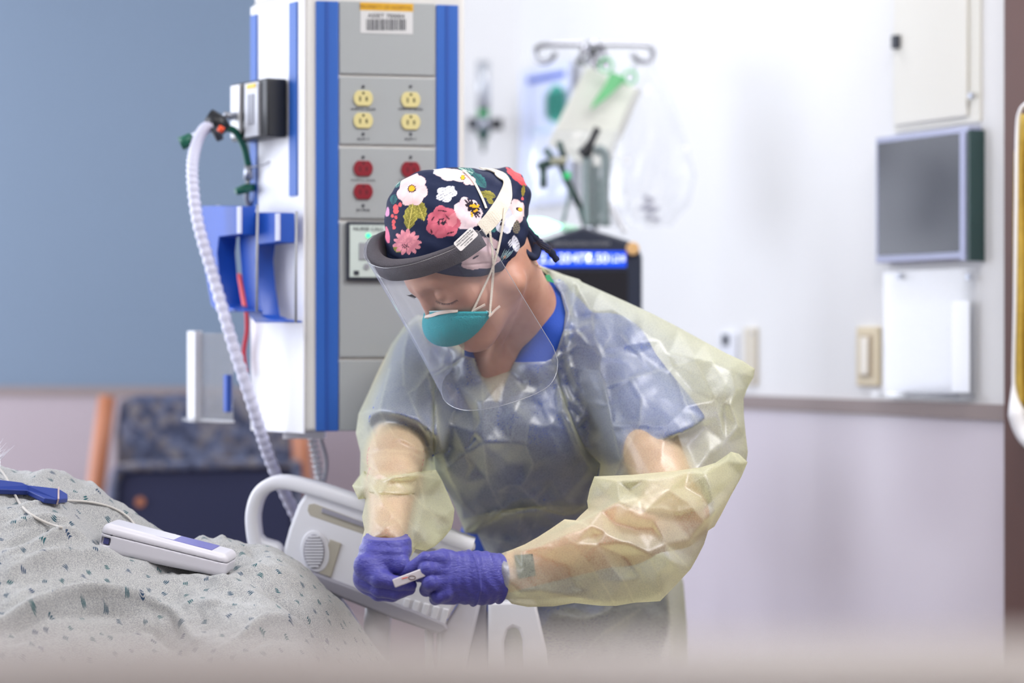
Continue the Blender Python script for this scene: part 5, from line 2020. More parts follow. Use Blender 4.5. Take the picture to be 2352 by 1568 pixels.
# her left forearm sleeve, its upper fold standing proud of the sleeve above
panel([(976, 890), (1120, 884), (1290, 868), (1380, 856), (1440, 838), (1500, 796), (1530, 804), (1563, 836), (1540, 890), (1500, 962), (1460, 1040), (1436, 1082), (1412, 1098), (1396, 1150), (1368, 1205), (1345, 1245), (1290, 1305), (1228, 1368),
       (1130, 1374), (1060, 1386), (1000, 1386), (900, 1375), (820, 1388), (720, 1390), (660, 1378), (632, 1352), (620, 1320), (613, 1280), (612, 1230), (616, 1186), (662, 1170), (710, 1150), (760, 1122), (810, 1090), (862, 1054), (905, 1058), (922, 1040), (952, 1012), (948, 985), (958, 940)],
      [[(976, 890, 0), (1060, 905, 14), (1180, 900, 16), (1290, 886, 16), (1430, 850, 12)],
       [(1345, 866, 8), (1265, 942, 20), (1330, 985, 12), (1400, 1060, 8)], [(1265, 942, 20), (1200, 1000, 12), (1150, 1048, 9)],
       [(925, 1062, 6), (1000, 1022, 13), (1070, 990, 20), (1110, 1022, 14), (1150, 1048, 9)], [(1070, 990, 20), (1150, 975, 8), (1265, 942, 20)],
       [(862, 1056, 2), (900, 1060, 14), (960, 1078, 18), (1020, 1108, 16), (1100, 1145, 16), (1180, 1182, 15), (1270, 1215, 9), (1340, 1243, 2)],
       [(700, 1172, 5), (760, 1160, 10), (810, 1135, 13), (862, 1112, 15), (960, 1078, 18)],
       [(820, 1168, 10), (900, 1148, 14), (985, 1152, 13), (960, 1160, 10), (930, 1195, 8)], [(862, 1112, 15), (900, 1148, 14)],
       [(930, 1195, 8), (965, 1240, 10), (1000, 1290, 8), (1050, 1370, 3)],
       [(626, 1230, 3), (650, 1300, 9), (690, 1335, 12), (760, 1330, 9), (850, 1345, 8), (1000, 1372, 3)],
       [(1500, 800, 0), (1480, 830, 14), (1400, 880, 8), (1345, 866, 8)], [(1500, 800, 0), (1540, 838, 6)],
       [(1180, 1182, 15), (1220, 1260, 6), (1225, 1340, 3)], [(1345, 1243, 0), (1250, 1150, 8), (1200, 1060, 4)],
       [(1040, 1230, 8), (1090, 1290, 9), (1130, 1370, 2)], [(1420, 940, 6), (1440, 1020, 8), (1412, 1096, 0)]],
      [(1110, 945, -10), (1010, 965, -12), (1050, 1068, -13), (1200, 1090, -10), (1130, 1090, -8), (1090, 1200, -9), (1280, 1060, -7), (870, 1230, -5), (1150, 1280, -8), (1280, 1270, -4), (740, 1245, -1), (1480, 900, -6), (1340, 1130, -8),
       (900, 1310, -5), (1320, 930, -6), (980, 1115, -2), (860, 1090, 3), (700, 1250, 0), (780, 1200, -3), (960, 1330, -5), (1390, 970, -5)],
      [(1540, 830, 3.66, .03), (1400, 900, 3.60, .06), (1000, 930, 3.60, .06), (1440, 1080, 3.59, .06), (1300, 1200, 3.56, .075), (1100, 1100, 3.555, .075), (1100, 1370, 3.55, .06), (900, 1150, 3.52, .06), (900, 1350, 3.52, .05), (700, 1250, 3.492, .042), (620, 1280, 3.485, .034)],
      [bBV, scBV], W=52, seed=3, rnd=1.6, margin=.0045, openb=((25, 29),))

# her right upper sleeve and shoulder
panel([(248, 312), (300, 272), (345, 285), (440, 330), (478, 360), (478, 428), (420, 470), (366, 505), (362, 600), (360, 700), (361, 800), (368, 875), (372, 930), (300, 960), (150, 960), (60, 940), (50, 924), (78, 885), (80, 800), (62, 725), (72, 652), (100, 592), (150, 482), (200, 382)],
      [[(262, 330, 6), (248, 400, 12), (242, 470, 10), (246, 540, 4)],
       [(300, 300, 4), (345, 400, 9), (338, 500, 14), (300, 545, 12), (262, 572, 12), (285, 620, 10), (350, 780, 12)], [(338, 500, 14), (364, 600, 3)],
       [(76, 655, 0), (112, 640, 12), (152, 640, 15), (180, 690, 12), (215, 740, 10), (300, 785, 9), (358, 800, 2)],
       [(152, 640, 15), (170, 560, 8), (190, 480, 10)], [(420, 380, 8), (400, 440, 10), (390, 480, 6)],
       [(112, 800, 8), (180, 790, 10), (280, 800, 9), (358, 840, 4)], [(90, 830, 4), (160, 880, 9), (200, 900, 8)],
       [(120, 700, 8), (140, 780, 9)]],
      [(285, 380, -8), (205, 520, -8), (220, 620, -10), (120, 740, -6), (260, 700, -10), (330, 680, -10), (300, 460, -9), (200, 840, -5), (320, 850, -4), (440, 420, -6), (250, 760, -4), (100, 900, 4)],
      [(300, 300, 3.97, .05), (450, 400, 3.95, .06), (220, 400, 3.97, .07), (340, 600, 3.95, .09), (150, 600, 3.93, .09), (250, 750, 3.90, .10), (80, 800, 3.84, .06), (250, 920, 3.80, .10)], [scBV, bBV], W=42, seed=4, rnd=1.6, openb=((4, 5),))

# her right forearm sleeve, hanging loose from the arm
panel([(92, 868), (150, 905), (205, 885), (300, 872), (370, 866), (392, 905), (415, 955), (440, 1015), (436, 1060), (428, 1090), (398, 1128), (365, 1158), (330, 1175), (292, 1168), (285, 1180), (262, 1212), (252, 1185), (236, 1150), (210, 1128), (175, 1118), (140, 1124), (112, 1150), (96, 1185),
       (76, 1196), (80, 1150), (95, 1095), (86, 1045), (98, 990), (98, 975), (72, 978), (48, 926), (78, 890)],
      [[(150, 905, 8), (165, 985, 12), (195, 1030, 14), (232, 1068, 15), (262, 1120, 12), (276, 1180, 6)],
       [(150, 905, 8), (205, 893, 12), (300, 885, 11), (385, 900, 3)], [(92, 890, 8), (120, 925, 12), (98, 975, 2)], [(120, 925, 12), (165, 985, 12)],
       [(300, 885, 11), (320, 960, 9), (325, 1010, 11), (280, 960, 5)], [(325, 1010, 11), (380, 1050, 6)], [(230, 900, 6), (320, 1005, 10)],
       [(110, 1000, 8), (120, 1060, 9), (108, 1130, 5)], [(290, 1160, 4), (300, 1100, 7), (262, 1060, 2)], [(60, 925, 3), (85, 930, 8)]],
      [(200, 960, -8), (255, 1010, -8), (150, 1040, -4), (360, 960, -4), (350, 1090, 2), (400, 1040, 2), (180, 1085, 2), (135, 960, -5), (330, 1140, 1)],
      [(100, 900, 3.72, .05), (250, 900, 3.72, .09), (390, 950, 3.74, .06), (400, 1080, 3.68, .03), (90, 980, 3.66, .06), (200, 1020, 3.61, .07), (300, 1120, 3.60, .045), (170, 1110, 3.53, .05), (90, 1180, 3.52, .02), (265, 1190, 3.55, .02)],
      [bBV, scBV], W=34, seed=5, rnd=2, margin=.0045, openb=((15, 22),))

# skirt below the waist tie
panel([(470, 1052), (620, 1018), (800, 1000), (960, 1000), (1100, 1100), (1240, 1180), (1302, 1240), (1318, 1300), (1330, 1450), (1334, 1600), (1340, 1900), (1345, 2150), (560, 2150), (566, 1800), (590, 1500), (600, 1330), (590, 1240), (560, 1180), (528, 1110), (480, 1108), (470, 1080)],
      [[(480, 1106, 4), (560, 1076, 14), (640, 1046, 12), (700, 1022, 10)],
       [(700, 1022, 10), (688, 1080, 12), (682, 1150, 14), (700, 1240, 8), (760, 1330, 6)], [(760, 1040, 8), (730, 1120, 10), (690, 1180, 8)],
       [(528, 1110, 2), (570, 1130, 10), (620, 1140, 12), (682, 1150, 14)], [(560, 1180, 2), (600, 1190, 10), (650, 1240, 10), (680, 1330, 6)],
       [(800, 1420, 8), (930, 1440, 12), (1060, 1400, 10), (1200, 1370, 6)], [(900, 1600, 9), (1000, 1500, 12), (1150, 1400, 10)],
       [(1250, 1300, 6), (1270, 1450, 12), (1280, 1700, 10)], [(1000, 1700, 12), (1010, 2000, 12)], [(760, 1600, 10), (750, 2000, 12)]],
      [(620, 1090, -8), (740, 1080, -8), (600, 1220, -6), (820, 1300, -6), (950, 1350, -6), (1100, 1480, -6), (880, 1800, -10), (1150, 1800, -10)],
      [(500, 1080, 4.0, .05), (700, 1060, 4.03, .12), (950, 1060, 4.02, .14), (620, 1400, 4.08, .14), (950, 1400, 4.10, .17), (1300, 1400, 4.10, .12), (950, 2100, 4.15, .17), (600, 2100, 4.15, .14)], [pnBV, scBV], W=60, seed=6, rnd=5, openb=((11, 12),), step=6)

X = np.concatenate(GVS)
gF = np.concatenate(GFS)
N = len(X)

GOWN = bpy.data.materials.new('yellow_nonwoven')
GOWN.use_nodes = True
nt = GOWN.node_tree
nt.nodes.clear()
out = nt.nodes.new('ShaderNodeOutputMaterial')
tr = nt.nodes.new('ShaderNodeBsdfTransparent')
tr.inputs[0].default_value = (.985, .985, .945, 1)
df = nt.nodes.new('ShaderNodeBsdfDiffuse')
df.inputs[0].default_value = srgb(230, 231, 206)
tl = nt.nodes.new('ShaderNodeBsdfTranslucent')
tl.inputs[0].default_value = srgb(234, 234, 190)
gl = nt.nodes.new('ShaderNodeBsdfGlossy')
gl.inputs['Roughness'].default_value = .4
gl.inputs[0].default_value = (1, 1, 1, 1)
lw = nt.nodes.new('ShaderNodeLayerWeight')
lw.inputs[0].default_value = .45
tc = nt.nodes.new('ShaderNodeTexCoord')
nz = nt.nodes.new('ShaderNodeTexNoise')
nz.inputs['Scale'].default_value = 55
nz.inputs['Detail'].default_value = 6
bp = nt.nodes.new('ShaderNodeBump')
bp.inputs['Strength'].default_value = .2
bp.inputs['Distance'].default_value = .0015
nt.links.new(tc.outputs['Object'], nz.inputs['Vector'])
nt.links.new(nz.outputs['Fac'], bp.inputs['Height'])
for q in (df, tl, gl):
    nt.links.new(bp.outputs[0], q.inputs['Normal'])
m1 = nt.nodes.new('ShaderNodeMixShader')
m1.inputs[0].default_value = .58
nt.links.new(df.outputs[0], m1.inputs[1])
nt.links.new(tl.outputs[0], m1.inputs[2])
m2 = nt.nodes.new('ShaderNodeMixShader')
mr = nt.nodes.new('ShaderNodeMapRange')
mr.inputs['To Min'].default_value = .29
mr.inputs['To Max'].default_value = .95
nt.links.new(lw.outputs['Facing'], mr.inputs[0])
ac = nt.nodes.new('ShaderNodeAttribute')
ac.attribute_name = 'print'
am_ = nt.nodes.new('ShaderNodeMath')
am_.operation = 'MULTIPLY_ADD'
am_.inputs[1].default_value = .16
am_.use_clamp = True
nt.links.new(ac.outputs['Fac'], am_.inputs[0])
nt.links.new(mr.outputs[0], am_.inputs[2])
vw = nt.nodes.new('ShaderNodeTexVoronoi')
vw.inputs['Scale'].default_value = 430
nt.links.new(tc.outputs['Object'], vw.inputs['Vector'])
vm_ = nt.nodes.new('ShaderNodeMath')
vm_.operation = 'MULTIPLY_ADD'
vm_.inputs[1].default_value = -.22
nt.links.new(vw.outputs['Distance'], vm_.inputs[0])
va_ = nt.nodes.new('ShaderNodeMath')
va_.operation = 'ADD'
va_.inputs[1].default_value = .10
nt.links.new(am_.outputs[0], vm_.inputs[2])
nt.links.new(vm_.outputs[0], va_.inputs[0])
nt.links.new(va_.outputs[0], m2.inputs[0])
nt.links.new(tr.outputs[0], m2.inputs[1])
nt.links.new(m1.outputs[0], m2.inputs[2])
m3 = nt.nodes.new('ShaderNodeMixShader')
m3.inputs[0].default_value = .065
nt.links.new(m2.outputs[0], m3.inputs[1])
nt.links.new(gl.outputs[0], m3.inputs[2])
nt.links.new(m3.outputs[0], out.inputs[0])
gown = mesh_np('isolation_gown', X, gF, GOWN, NURSE, label='translucent pale yellow isolation gown')
GC_ = np.concatenate(GCR)
set_colors(gown, np.repeat(GC_[:, None], 3, 1))

# watch-like dark patch pocket under the left cuff (a square seen through the sleeve)
gBV = bvh_of(X, gF)
wq = [hit(gBV, x_, y_, 0)[0] for x_, y_ in ((1181, 1275), (1224, 1272), (1231, 1322), (1190, 1330))]
wq = [q + V3(0, .0022, 0) for q in wq]
MB().prism(wq, (0, .004, 0)).build('wrist_watch', mat('watch_face', (40, 50, 50), .5), NURSE, bevel=.001)
# collar label of the scrubs
MB().prism([P(1252, 632, 3.80), P(1262, 630, 3.80), P(1274, 650, 3.80), P(1256, 645, 3.80)], (0, .004, 0)).build('collar_tag', mat('patterned_green_tag', (70, 180, 130), .6, noise=.6, nscale=300), NURSE)

# ================================================================== bed
def YR(px):
    return 3.93 - (px - 580) / 470 * .12


def rp(px, py, off=0.0):
    return P(px, py, YR(px) + off)


BEDW = mat('bed_white_plastic', (226, 226, 232), .32)
BEDG = mat('bed_grey_trim', (150, 148, 160), .4)
BEDB = mat('bed_beige_groove', (178, 172, 158), .5)
bed = empty('hospital_bed', V3(-.75, 3.55, 0), 'white hospital bed with moulded side rails beneath the covered patient', 'bed')


def rprism(pix, o0, o1):
    return MB().prism([rp(x, y, o0) for x, y in pix], (0, o1 - o0, 0))


def smoothpoly(pix, n=4):
    c = [np.array(q, float) for q in pix]
    c = [c[-1]] + c + [c[0], c[1]]
    out = []
    for i in range(1, len(c) - 2):
        for k in range(n):
            t = k / n
            out.append(.5 * ((2 * c[i]) + (-c[i - 1] + c[i + 1]) * t + (2 * c[i - 1] - 5 * c[i] + 4 * c[i + 1] - c[i + 2]) * t * t + (-c[i - 1] + 3 * c[i] - 3 * c[i + 1] + c[i + 2]) * t ** 3))
    return out


rail = rprism([(704, 1128), (684, 1160), (664, 1215), (651, 1262), (647, 1296), (660, 1306), (800, 1362), (900, 1402), (1006, 1440), (1030, 1420), (1056, 1375), (1074, 1310), (1086, 1262), (1000, 1228), (900, 1190), (800, 1158)], 0, .035).build('side_rail', BEDW, bed, bevel=.006)
# top bar and the looped end
tb = spline([rp(590, 1262), rp(582, 1225), rp(580, 1180), rp(592, 1138), rp(618, 1114), rp(655, 1108), rp(720, 1122), rp(800, 1148), rp(900, 1184), rp(1000, 1222), rp(1086, 1254)], 8)
v, f = [], []
for i, p_ in enumerate(tb):
    t_ = nrm(tb[min(i + 1, len(tb) - 1)] - tb[max(i - 1, 0)])
    n_ = nrm(np.cross(t_, V3(0, 1, 0)))
    w_ = .011
    for a_, b_ in ((-1, -.006), (-.6, -.011), (.6, -.011), (1, -.006), (1, .045), (.6, .05), (-.6, .05), (-1, .045)):
        v.append(p_ + n_ * a_ * w_ + V3(0, b_, 0))
for i in range(len(tb) - 1):
    for k in range(8):
        k2 = (k + 1) % 8
        f.append((i * 8 + k, i * 8 + k2, (i + 1) * 8 + k2, (i + 1) * 8 + k))
f += [tuple(range(7, -1, -1)), tuple((len(tb) - 1) * 8 + k for k in range(8))]
mk('rail_bar', v, f, BEDW, bed, auto=50)
rprism([(578, 1238), (592, 1226), (606, 1240), (640, 1250), (648, 1268), (648, 1290), (576, 1280)], -.004, .05).build('rail_foot', BEDW, bed, bevel=.006)
rprism([(709, 1158), (722, 1156), (850, 1204), (1000, 1262), (1000, 1286), (850, 1232), (712, 1184), (706, 1172)], -.001, .004).build('grip_recess', BEDB, rail, bevel=.001)
rprism([(740, 1166), (850, 1205), (1000, 1262), (1000, 1272), (850, 1216), (738, 1176)], -.006, .0).build('grip_lip', BEDG, rail, bevel=.001)
ov = [(724 + 33 * math.cos(t), 1266 + 48 * math.sin(t)) for t in np.linspace(0, 2 * PI, 36, endpoint=False)]
rprism([(x + 5 * math.sin((y - 1266) / 48), y) for x, y in ov], -.004, .002).build('speaker_surround', BEDW, rail, bevel=.002)
gr = rprism([(x, y) for x, y in [(721 + 24 * math.cos(t), 1266 + 39 * math.sin(t)) for t in np.linspace(0, 2 * PI, 36, endpoint=False)]], -.0055, -.003).build('speaker_grille', BEDG, rail)
for k in range(11):
    yy = 1266 + (k - 5) * 6.8
    hw = 22 * math.sqrt(max(0, 1 - ((yy - 1266) / 39) ** 2))
    rprism([(721 - hw, yy - 1.9), (721 + hw, yy - 1.9), (721 + hw, yy + 1.9), (721 - hw, yy + 1.9)], -.0085, -.004).build('louvre', BEDW, gr)
rprism([(758, 1238), (784, 1248), (760, 1326), (733, 1316)], -.003, .003).build('groove_strip', BEDB, rail, bevel=.001)
rprism([(668, 1300), (680, 1299), (820, 1352), (950, 1402), (1022, 1432), (1030, 1448), (1008, 1458), (900, 1420), (780, 1372), (700, 1336)], -.012, .045).build('rail_base_strip', BEDG, bed, bevel=.004)
for k in range(5):
    x_ = 930 + k * 22
    rprism([(x_, 1372 + k * 6), (x_ + 14, 1376 + k * 6), (x_ + 4, 1412 + k * 7), (x_ - 10, 1406 + k * 7)], -.004, .004).build('rail_rib', BEDW, rail, bevel=.002)
MB().tube([rp(872, 1380, .05), rp(866, 1440, .05), rp(858, 1640, .05)], [.022, .022, .022], 16).build('rail_post', BEDW, bed, smooth=True)
MB().tube([rp(752, 1352, .05), rp(790, 1400, .05), rp(850, 1500, .05)], .010, 12).build('rail_strut', BEDW, bed, smooth=True)
for x_ in (985, 1012):
    MB().tube([rp(x_, 1446, .02), rp(x_ + 2, 1500, .02), rp(x_ + 2, 1600, .02)], .007, 10).build('rail_strut', BEDW, bed, smooth=True)
rprism([(705, 1332), (752, 1350), (722, 1364), (712, 1352)], .03, .06).build('blue_release', mat('release_blue', (40, 96, 222), .4), bed, bevel=.002)
# lower (second) side rail
rprism([(1012, 1452), (1060, 1376), (1108, 1372), (1092, 1440), (1062, 1568), (1010, 1640), (1010, 1520)], .01, .05).build('side_rail', mat('rail_lilac', (206, 204, 214), .3), bed, bevel=.006)
arch = [(1122, 1640), (1121, 1382), (1230, 1380), (1256, 1500), (1268, 1640), (1206, 1640), (1200, 1470), (1192, 1446), (1178, 1440), (1166, 1448), (1158, 1475), (1160, 1640)]
rprism(arch, .0, .04).build('side_rail', BEDW, bed, bevel=.005)
rprism([(1086, 1380), (1118, 1380), (1118, 1640), (1070, 1640)], .03, .05).build('rail_grey_panel', BEDG, bed, bevel=.003)  # grey panel set back between the two lower rails
rprism([(1000, 1212), (1016, 1206), (1080, 1238), (1092, 1252), (1090, 1266), (1010, 1236)], -.004, .04).build('rail_cap', BEDW, bed, bevel=.004)

# mattress and frame below the covers
MB().box((-.85, 3.55, .43), (1.25, .62, .16)).build('mattress', mat('mattress_blue', (70, 90, 130), .7), bed, bevel=.03)
MB().box((-.80, 3.58, .31), (1.5, .70, .08)).build('bed_frame', BEDG, bed, bevel=.01)
for x_ in (-1.45, -.12):
    for y_ in (3.3, 3.86):
        MB().tube([V3(x_, y_, .28), V3(x_, y_, .12)], .022, 12).build('leg', BEDG, bed, smooth=True)
        MB().tube([V3(x_ - .012, y_, .062), V3(x_ + .012, y_, .062)], .062, 18).build('caster', M['dark'], bed, smooth=True)

# ================================================================== the patient
ZX = [(-1.45, .84), (-1.15, .93), (-.95, .965), (-.86, .968), (-.78, .955), (-.74, .945), (-.704, .942), (-.65, .922), (-.584, .884), (-.517, .843), (-.475, .836), (-.44, .842), (-.40, .835), (-.357, .826),
      (-.31, .788), (-.27, .745), (-.225, .690), (-.18, .630), (-.14, .575), (-.10, .53)]
ZX = np.array(ZX)
YRG = 3.70


def zcov(X_, Y_):
    zr = np.interp(X_, ZX[:, 0], ZX[:, 1])
    u = YRG - Y_
    fr = np.where(u > 0, .12 * u + 1.15 * u * u, 2.2 * u * u)
    k = np.clip((X_ + .15) * -3, .55, 1)
    return zr - fr * k


nxg, nyg = 420, 330
gx = np.linspace(-1.25, -.10, nxg)
gy = np.linspace(3.93, 3.13, nyg)
GX, GY = np.meshgrid(gx, gy, indexing='ij')
GZ = zcov(GX, GY)
for _ in range(30):
    GZ[1:-1] = .25 * GZ[:-2] + .5 * GZ[1:-1] + .25 * GZ[2:]
pts0 = np.stack([GX, GY, GZ], -1).reshape(-1, 3)
pj = proj(pts0)
BF = [
    ([(-60, 1470), (60, 1405), (170, 1368), (270, 1378), (380, 1408), (450, 1475)], 9, .016, 1),
    ([(0, 1455), (110, 1412), (200, 1398), (300, 1412)], 14, -.014, 1),
    ([(531, 1300), (595, 1345), (664, 1392), (720, 1440), (770, 1500)], 13, -.026, 1),
    ([(500, 1268), (560, 1300), (650, 1325), (760, 1390), (850, 1480)], 16, .010, 1),
    ([(440, 1240), (500, 1275), (560, 1318), (640, 1382), (700, 1440)], 11, .013, 1),
    ([(520, 1490), (595, 1442), (650, 1432), (700, 1448), (740, 1490)], 9, .014, 1),
    ([(560, 1500), (620, 1462), (690, 1470)], 10, -.008, 1),
    ([(405, 1238), (440, 1224), (470, 1222), (495, 1240)], 8, .014, 0),
    ([(460, 1250), (490, 1238), (520, 1250)], 7, .012, 0),
    ([(60, 1118), (110, 1096), (170, 1108), (260, 1150), (330, 1190), (400, 1235)], 8, .009, 0),
    ([(100, 1150), (170, 1160), (240, 1172), (320, 1205), (390, 1240)], 6, -.006, 0),
    ([(0, 1180), (80, 1165), (150, 1160), (225, 1170)], 8, .009, 0),
    ([(0, 1215), (100, 1200), (180, 1210), (240, 1225)], 8, .008, 0),
    ([(0, 1140), (60, 1138), (110, 1160), (150, 1175)], 7, -.009, 0),
    ([(0, 1290), (80, 1255), (160, 1232), (250, 1250)], 9, .009, 0),
    ([(0, 1330), (90, 1290), (200, 1280), (330, 1300)], 12, .007, 0),
    ([(0, 1262), (70, 1232), (150, 1216)], 8, -.007, 0),
    ([(330, 1350), (450, 1330), (560, 1360), (640, 1400)], 14, .007, 0),
    ([(300, 1330), (400, 1310), (520, 1330)], 10, -.005, 0),
    ([(380, 1420), (460, 1395), (560, 1400), (620, 1420)], 12, .007, 0),
    ([(200, 1450), (320, 1440), (420, 1500)], 14, -.010, 0),
    ([(560, 1250), (600, 1300), (640, 1330)], 9, -.006, 0),
    ([(600, 1268), (660, 1300), (730, 1345)], 8, .005, 0),
    ([(700, 1370), (760, 1410), (820, 1470)], 10, .007, 0),
]
dz = np.zeros(len(pts0))
for pl, wd, am, _q in BF:
    pl = np.array(spline([np.array(q, float) for q in pl], 6))
    sel = (pj[:, 0] > pl[:, 0].min() - 70) & (pj[:, 0] < pl[:, 0].max() + 70) & (pj[:, 1] > pl[:, 1].min() - 70) & (pj[:, 1] < pl[:, 1].max() + 70) & (pts0[:, 1] < 3.76)
    ii = np.nonzero(sel)[0]
    best = np.full(len(ii), 1e9)
    tt_ = np.zeros(len(ii))
    for k in range(len(pl) - 1):
        a_, b_ = pl[k], pl[k + 1]
        e_ = b_ - a_
        w_ = pj[ii] - a_
        t_ = np.clip(w_ @ e_ / (e_ @ e_ + 1e-9), 0, 1)
        d_ = np.linalg.norm(w_ - t_[:, None] * e_, axis=1)
        u_ = d_ < best
        best[u_] = d_[u_]
        tt_[u_] = (k + t_[u_]) / (len(pl) - 1)
    g_ = 1 / (1 + (best / wd) ** 2) ** 1.2
    dz[ii] += 1.5 * am * g_ * np.sin(PI * np.clip(tt_, .03, .97)) ** .6
px_, py_ = pts0[:, 0], pts0[:, 1]
ar = pts0 @ V3(1, .5, .6)
dz += .0030 * (1 - np.abs(np.sin(px_ * 34 - pts0[:, 2] * 60 + 1.8 * np.sin(py_ * 17 + px_ * 9)))) * np.clip((-.35 - px_) * 6 + .5, .25, 1.2)
tri_ = lambda x: 1 - 2 * np.abs((x / PI) % 2 - 1)
dz += .0022 * tri_(px_ * 26 - pts0[:, 2] * 95 + 2.2 * np.sin(px_ * 13 + py_ * 9)) * np.clip((-.30 - px_) * 5 + .6, .3, 1.1)
dz += .0015 * tri_(px_ * 60 + pts0[:, 2] * 120 + 2.0 * np.sin(px_ * 21 - py_ * 33))
dz += .0016 * np.sin(px_ * 75 + pts0[:, 2] * 90 + 2 * np.sin(px_ * 31 - py_ * 23)) + .0012 * np.sin(pts0[:, 2] * 170 + px_ * 22 + 2 * np.sin(px_ * 43))
dz += .0007 * np.sin(pts0 @ V3(310, 120, -260) + 2 * np.sin(pts0 @ V3(90, 140, 60)))
nrmd = nrm(V3(.05, -.55, .83))
cov = pts0 + nrmd[None] * dz[:, None]
# device bed: press the cloth a little where the handheld unit lies
A2, B2 = P(228, 1236, 3.572), P(520, 1303, 3.555)
dax = nrm(B2 - A2)
dup = nrm(V3(.18, -.05, 1) - dax * np.dot(V3(.18, -.05, 1), dax))
ddp = np.cross(dup, dax)
if ddp[1] < 0:
    ddp = -ddp
DL = np.linalg.norm(B2 - A2)
DR = np.stack([dax, ddp, dup])
DC = (A2 + B2) / 2


q_ = (cov - DC) @ DR.T
lim_ = -.0195 + np.clip(np.abs(q_[:, 0]) - DL / 2 + .004, 0, 1) * .7 + np.clip(-.018 - q_[:, 1], 0, 1) * .7 + np.clip(q_[:, 1] - .068, 0, 1) * .8
ov_ = np.clip(q_[:, 2] - lim_, 0, 1) * (np.abs(q_[:, 0]) < DL / 2 + .08) * (q_[:, 1] > -.06) * (q_[:, 1] < .16)
cov = cov - dup[None] * ov_[:, None]


def zat(X_, Y_):
    i = int(np.clip((X_ - gx[0]) / (gx[1] - gx[0]), 0, nxg - 1))
    j = int(np.clip((Y_ - gy[0]) / (gy[1] - gy[0]), 0, nyg - 1))
    return cov.reshape(nxg, nyg, 3)[i, j, 2]


gi = np.arange(nxg * nyg).reshape(nxg, nyg)
CF = np.stack([gi[:-1, :-1], gi[1:, :-1], gi[1:, 1:], gi[:-1, 1:]], -1).reshape(-1, 4)
pat = empty('person', V3(-.9, 3.55, .6), 'patient lying under grey hospital cloth printed with small teal leaves', 'person')

PRT = bpy.data.materials.new('grey_leaf_print')
PRT.use_nodes = True
nt = PRT.node_tree
L = nt.links.new
b = nt.nodes['Principled BSDF']
b.inputs['Roughness'].default_value = .9
b.inputs['Specular IOR Level'].default_value = .15
b.inputs['Sheen Weight'].default_value = .3


def nd(t, **k):
    n = nt.nodes.new(t)
    for a_, b_ in k.items():
        setattr(n, a_, b_)
    return n


def mth(op, a_, b_=None, c_=None):
    n = nd('ShaderNodeMath', operation=op)
    for i, q in enumerate((a_, b_, c_)):
        if q is None:
            continue
        if isinstance(q, (int, float)):
            n.inputs[i].default_value = q
        else:
            L(q, n.inputs[i])
    return n.outputs[0]


uvn = nd('ShaderNodeUVMap')
uvn.uv_map = 'UVMap'
vo = nd('ShaderNodeTexVoronoi')
vo.voronoi_dimensions = '2D'
vo.inputs['Scale'].default_value = 31.0
vo.inputs['Randomness'].default_value = .62
L(uvn.outputs[0], vo.inputs['Vector'])
sc2 = nd('ShaderNodeVectorMath', operation='SCALE')
sc2.inputs['Scale'].default_value = 31.0
L(uvn.outputs[0], sc2.inputs[0])
ps2 = nd('ShaderNodeVectorMath', operation='SCALE')
ps2.inputs['Scale'].default_value = 31.0
L(vo.outputs['Position'], ps2.inputs[0])
df2 = nd('ShaderNodeVectorMath', operation='SUBTRACT')
L(sc2.outputs[0], df2.inputs[0])
L(ps2.outputs[0], df2.inputs[1])
sx = nd('ShaderNodeSeparateXYZ')
L(df2.outputs[0], sx.inputs[0])
cs_ = nd('ShaderNodeSeparateColor')
L(vo.outputs['Color'], cs_.inputs[0])
ang = mth('MULTIPLY', mth('SUBTRACT', cs_.outputs[0], .5), 3.4)
ca, sa = mth('COSINE', ang), mth('SINE', ang)
u_ = mth('ADD', mth('MULTIPLY', sx.outputs[0], ca), mth('MULTIPLY', sx.outputs[1], sa))
v_n = mth('SUBTRACT', mth('MULTIPLY', sx.outputs[1], ca), mth('MULTIPLY', sx.outputs[0], sa))
# three short curved strokes side by side
vc = mth('ADD', v_n, mth('MULTIPLY', mth('MULTIPLY', u_, u_), mth('SUBTRACT', mth('MULTIPLY', cs_.outputs[1], 5.0), 2.5)))
fr_ = mth('ABSOLUTE', mth('SUBTRACT', mth('FRACT', mth('MULTIPLY', mth('ADD', vc, .12), 12.5)), .5))
thick = mth('MULTIPLY', mth('SUBTRACT', 1.0, mth('POWER', mth('ABSOLUTE', mth('DIVIDE', u_, mth('ADD', .15, mth('MULTIPLY', vc, .4)))), 2.0)), .36)
st_ = mth('LESS_THAN', fr_, thick)
inb = mth('LESS_THAN', mth('ABSOLUTE', vc), .12)
mask = mth('MULTIPLY', st_, inb)
nz2 = nd('ShaderNodeTexNoise')
nz2.inputs['Scale'].default_value = 900
nz2.inputs['Detail'].default_value = 2
tc = nd('ShaderNodeTexCoord')
L(tc.outputs['Object'], nz2.inputs['Vector'])
cr = nd('ShaderNodeValToRGB')
cr.color_ramp.elements[0].position = .38
cr.color_ramp.elements[0].color = srgb(134, 136, 140)
cr.color_ramp.elements[1].position = .62
cr.color_ramp.elements[1].color = srgb(190, 190, 187)
L(nz2.outputs['Fac'], cr.inputs[0])
mx = nd('ShaderNodeMix', data_type='RGBA')
L(mask, mx.inputs[0])
L(cr.outputs[0], mx.inputs[6])
cx_ = nd('ShaderNodeMix', data_type='RGBA')
L(cs_.outputs[2], cx_.inputs[0])
cx_.inputs[6].default_value = srgb(14, 84, 88)
cx_.inputs[7].default_value = srgb(40, 62, 92)
L(cx_.outputs[2], mx.inputs[7])
L(mx.outputs[2], b.inputs['Base Color'])
bp = nd('ShaderNodeBump')
bp.inputs['Strength'].default_value = .3
bp.inputs['Distance'].default_value = .001
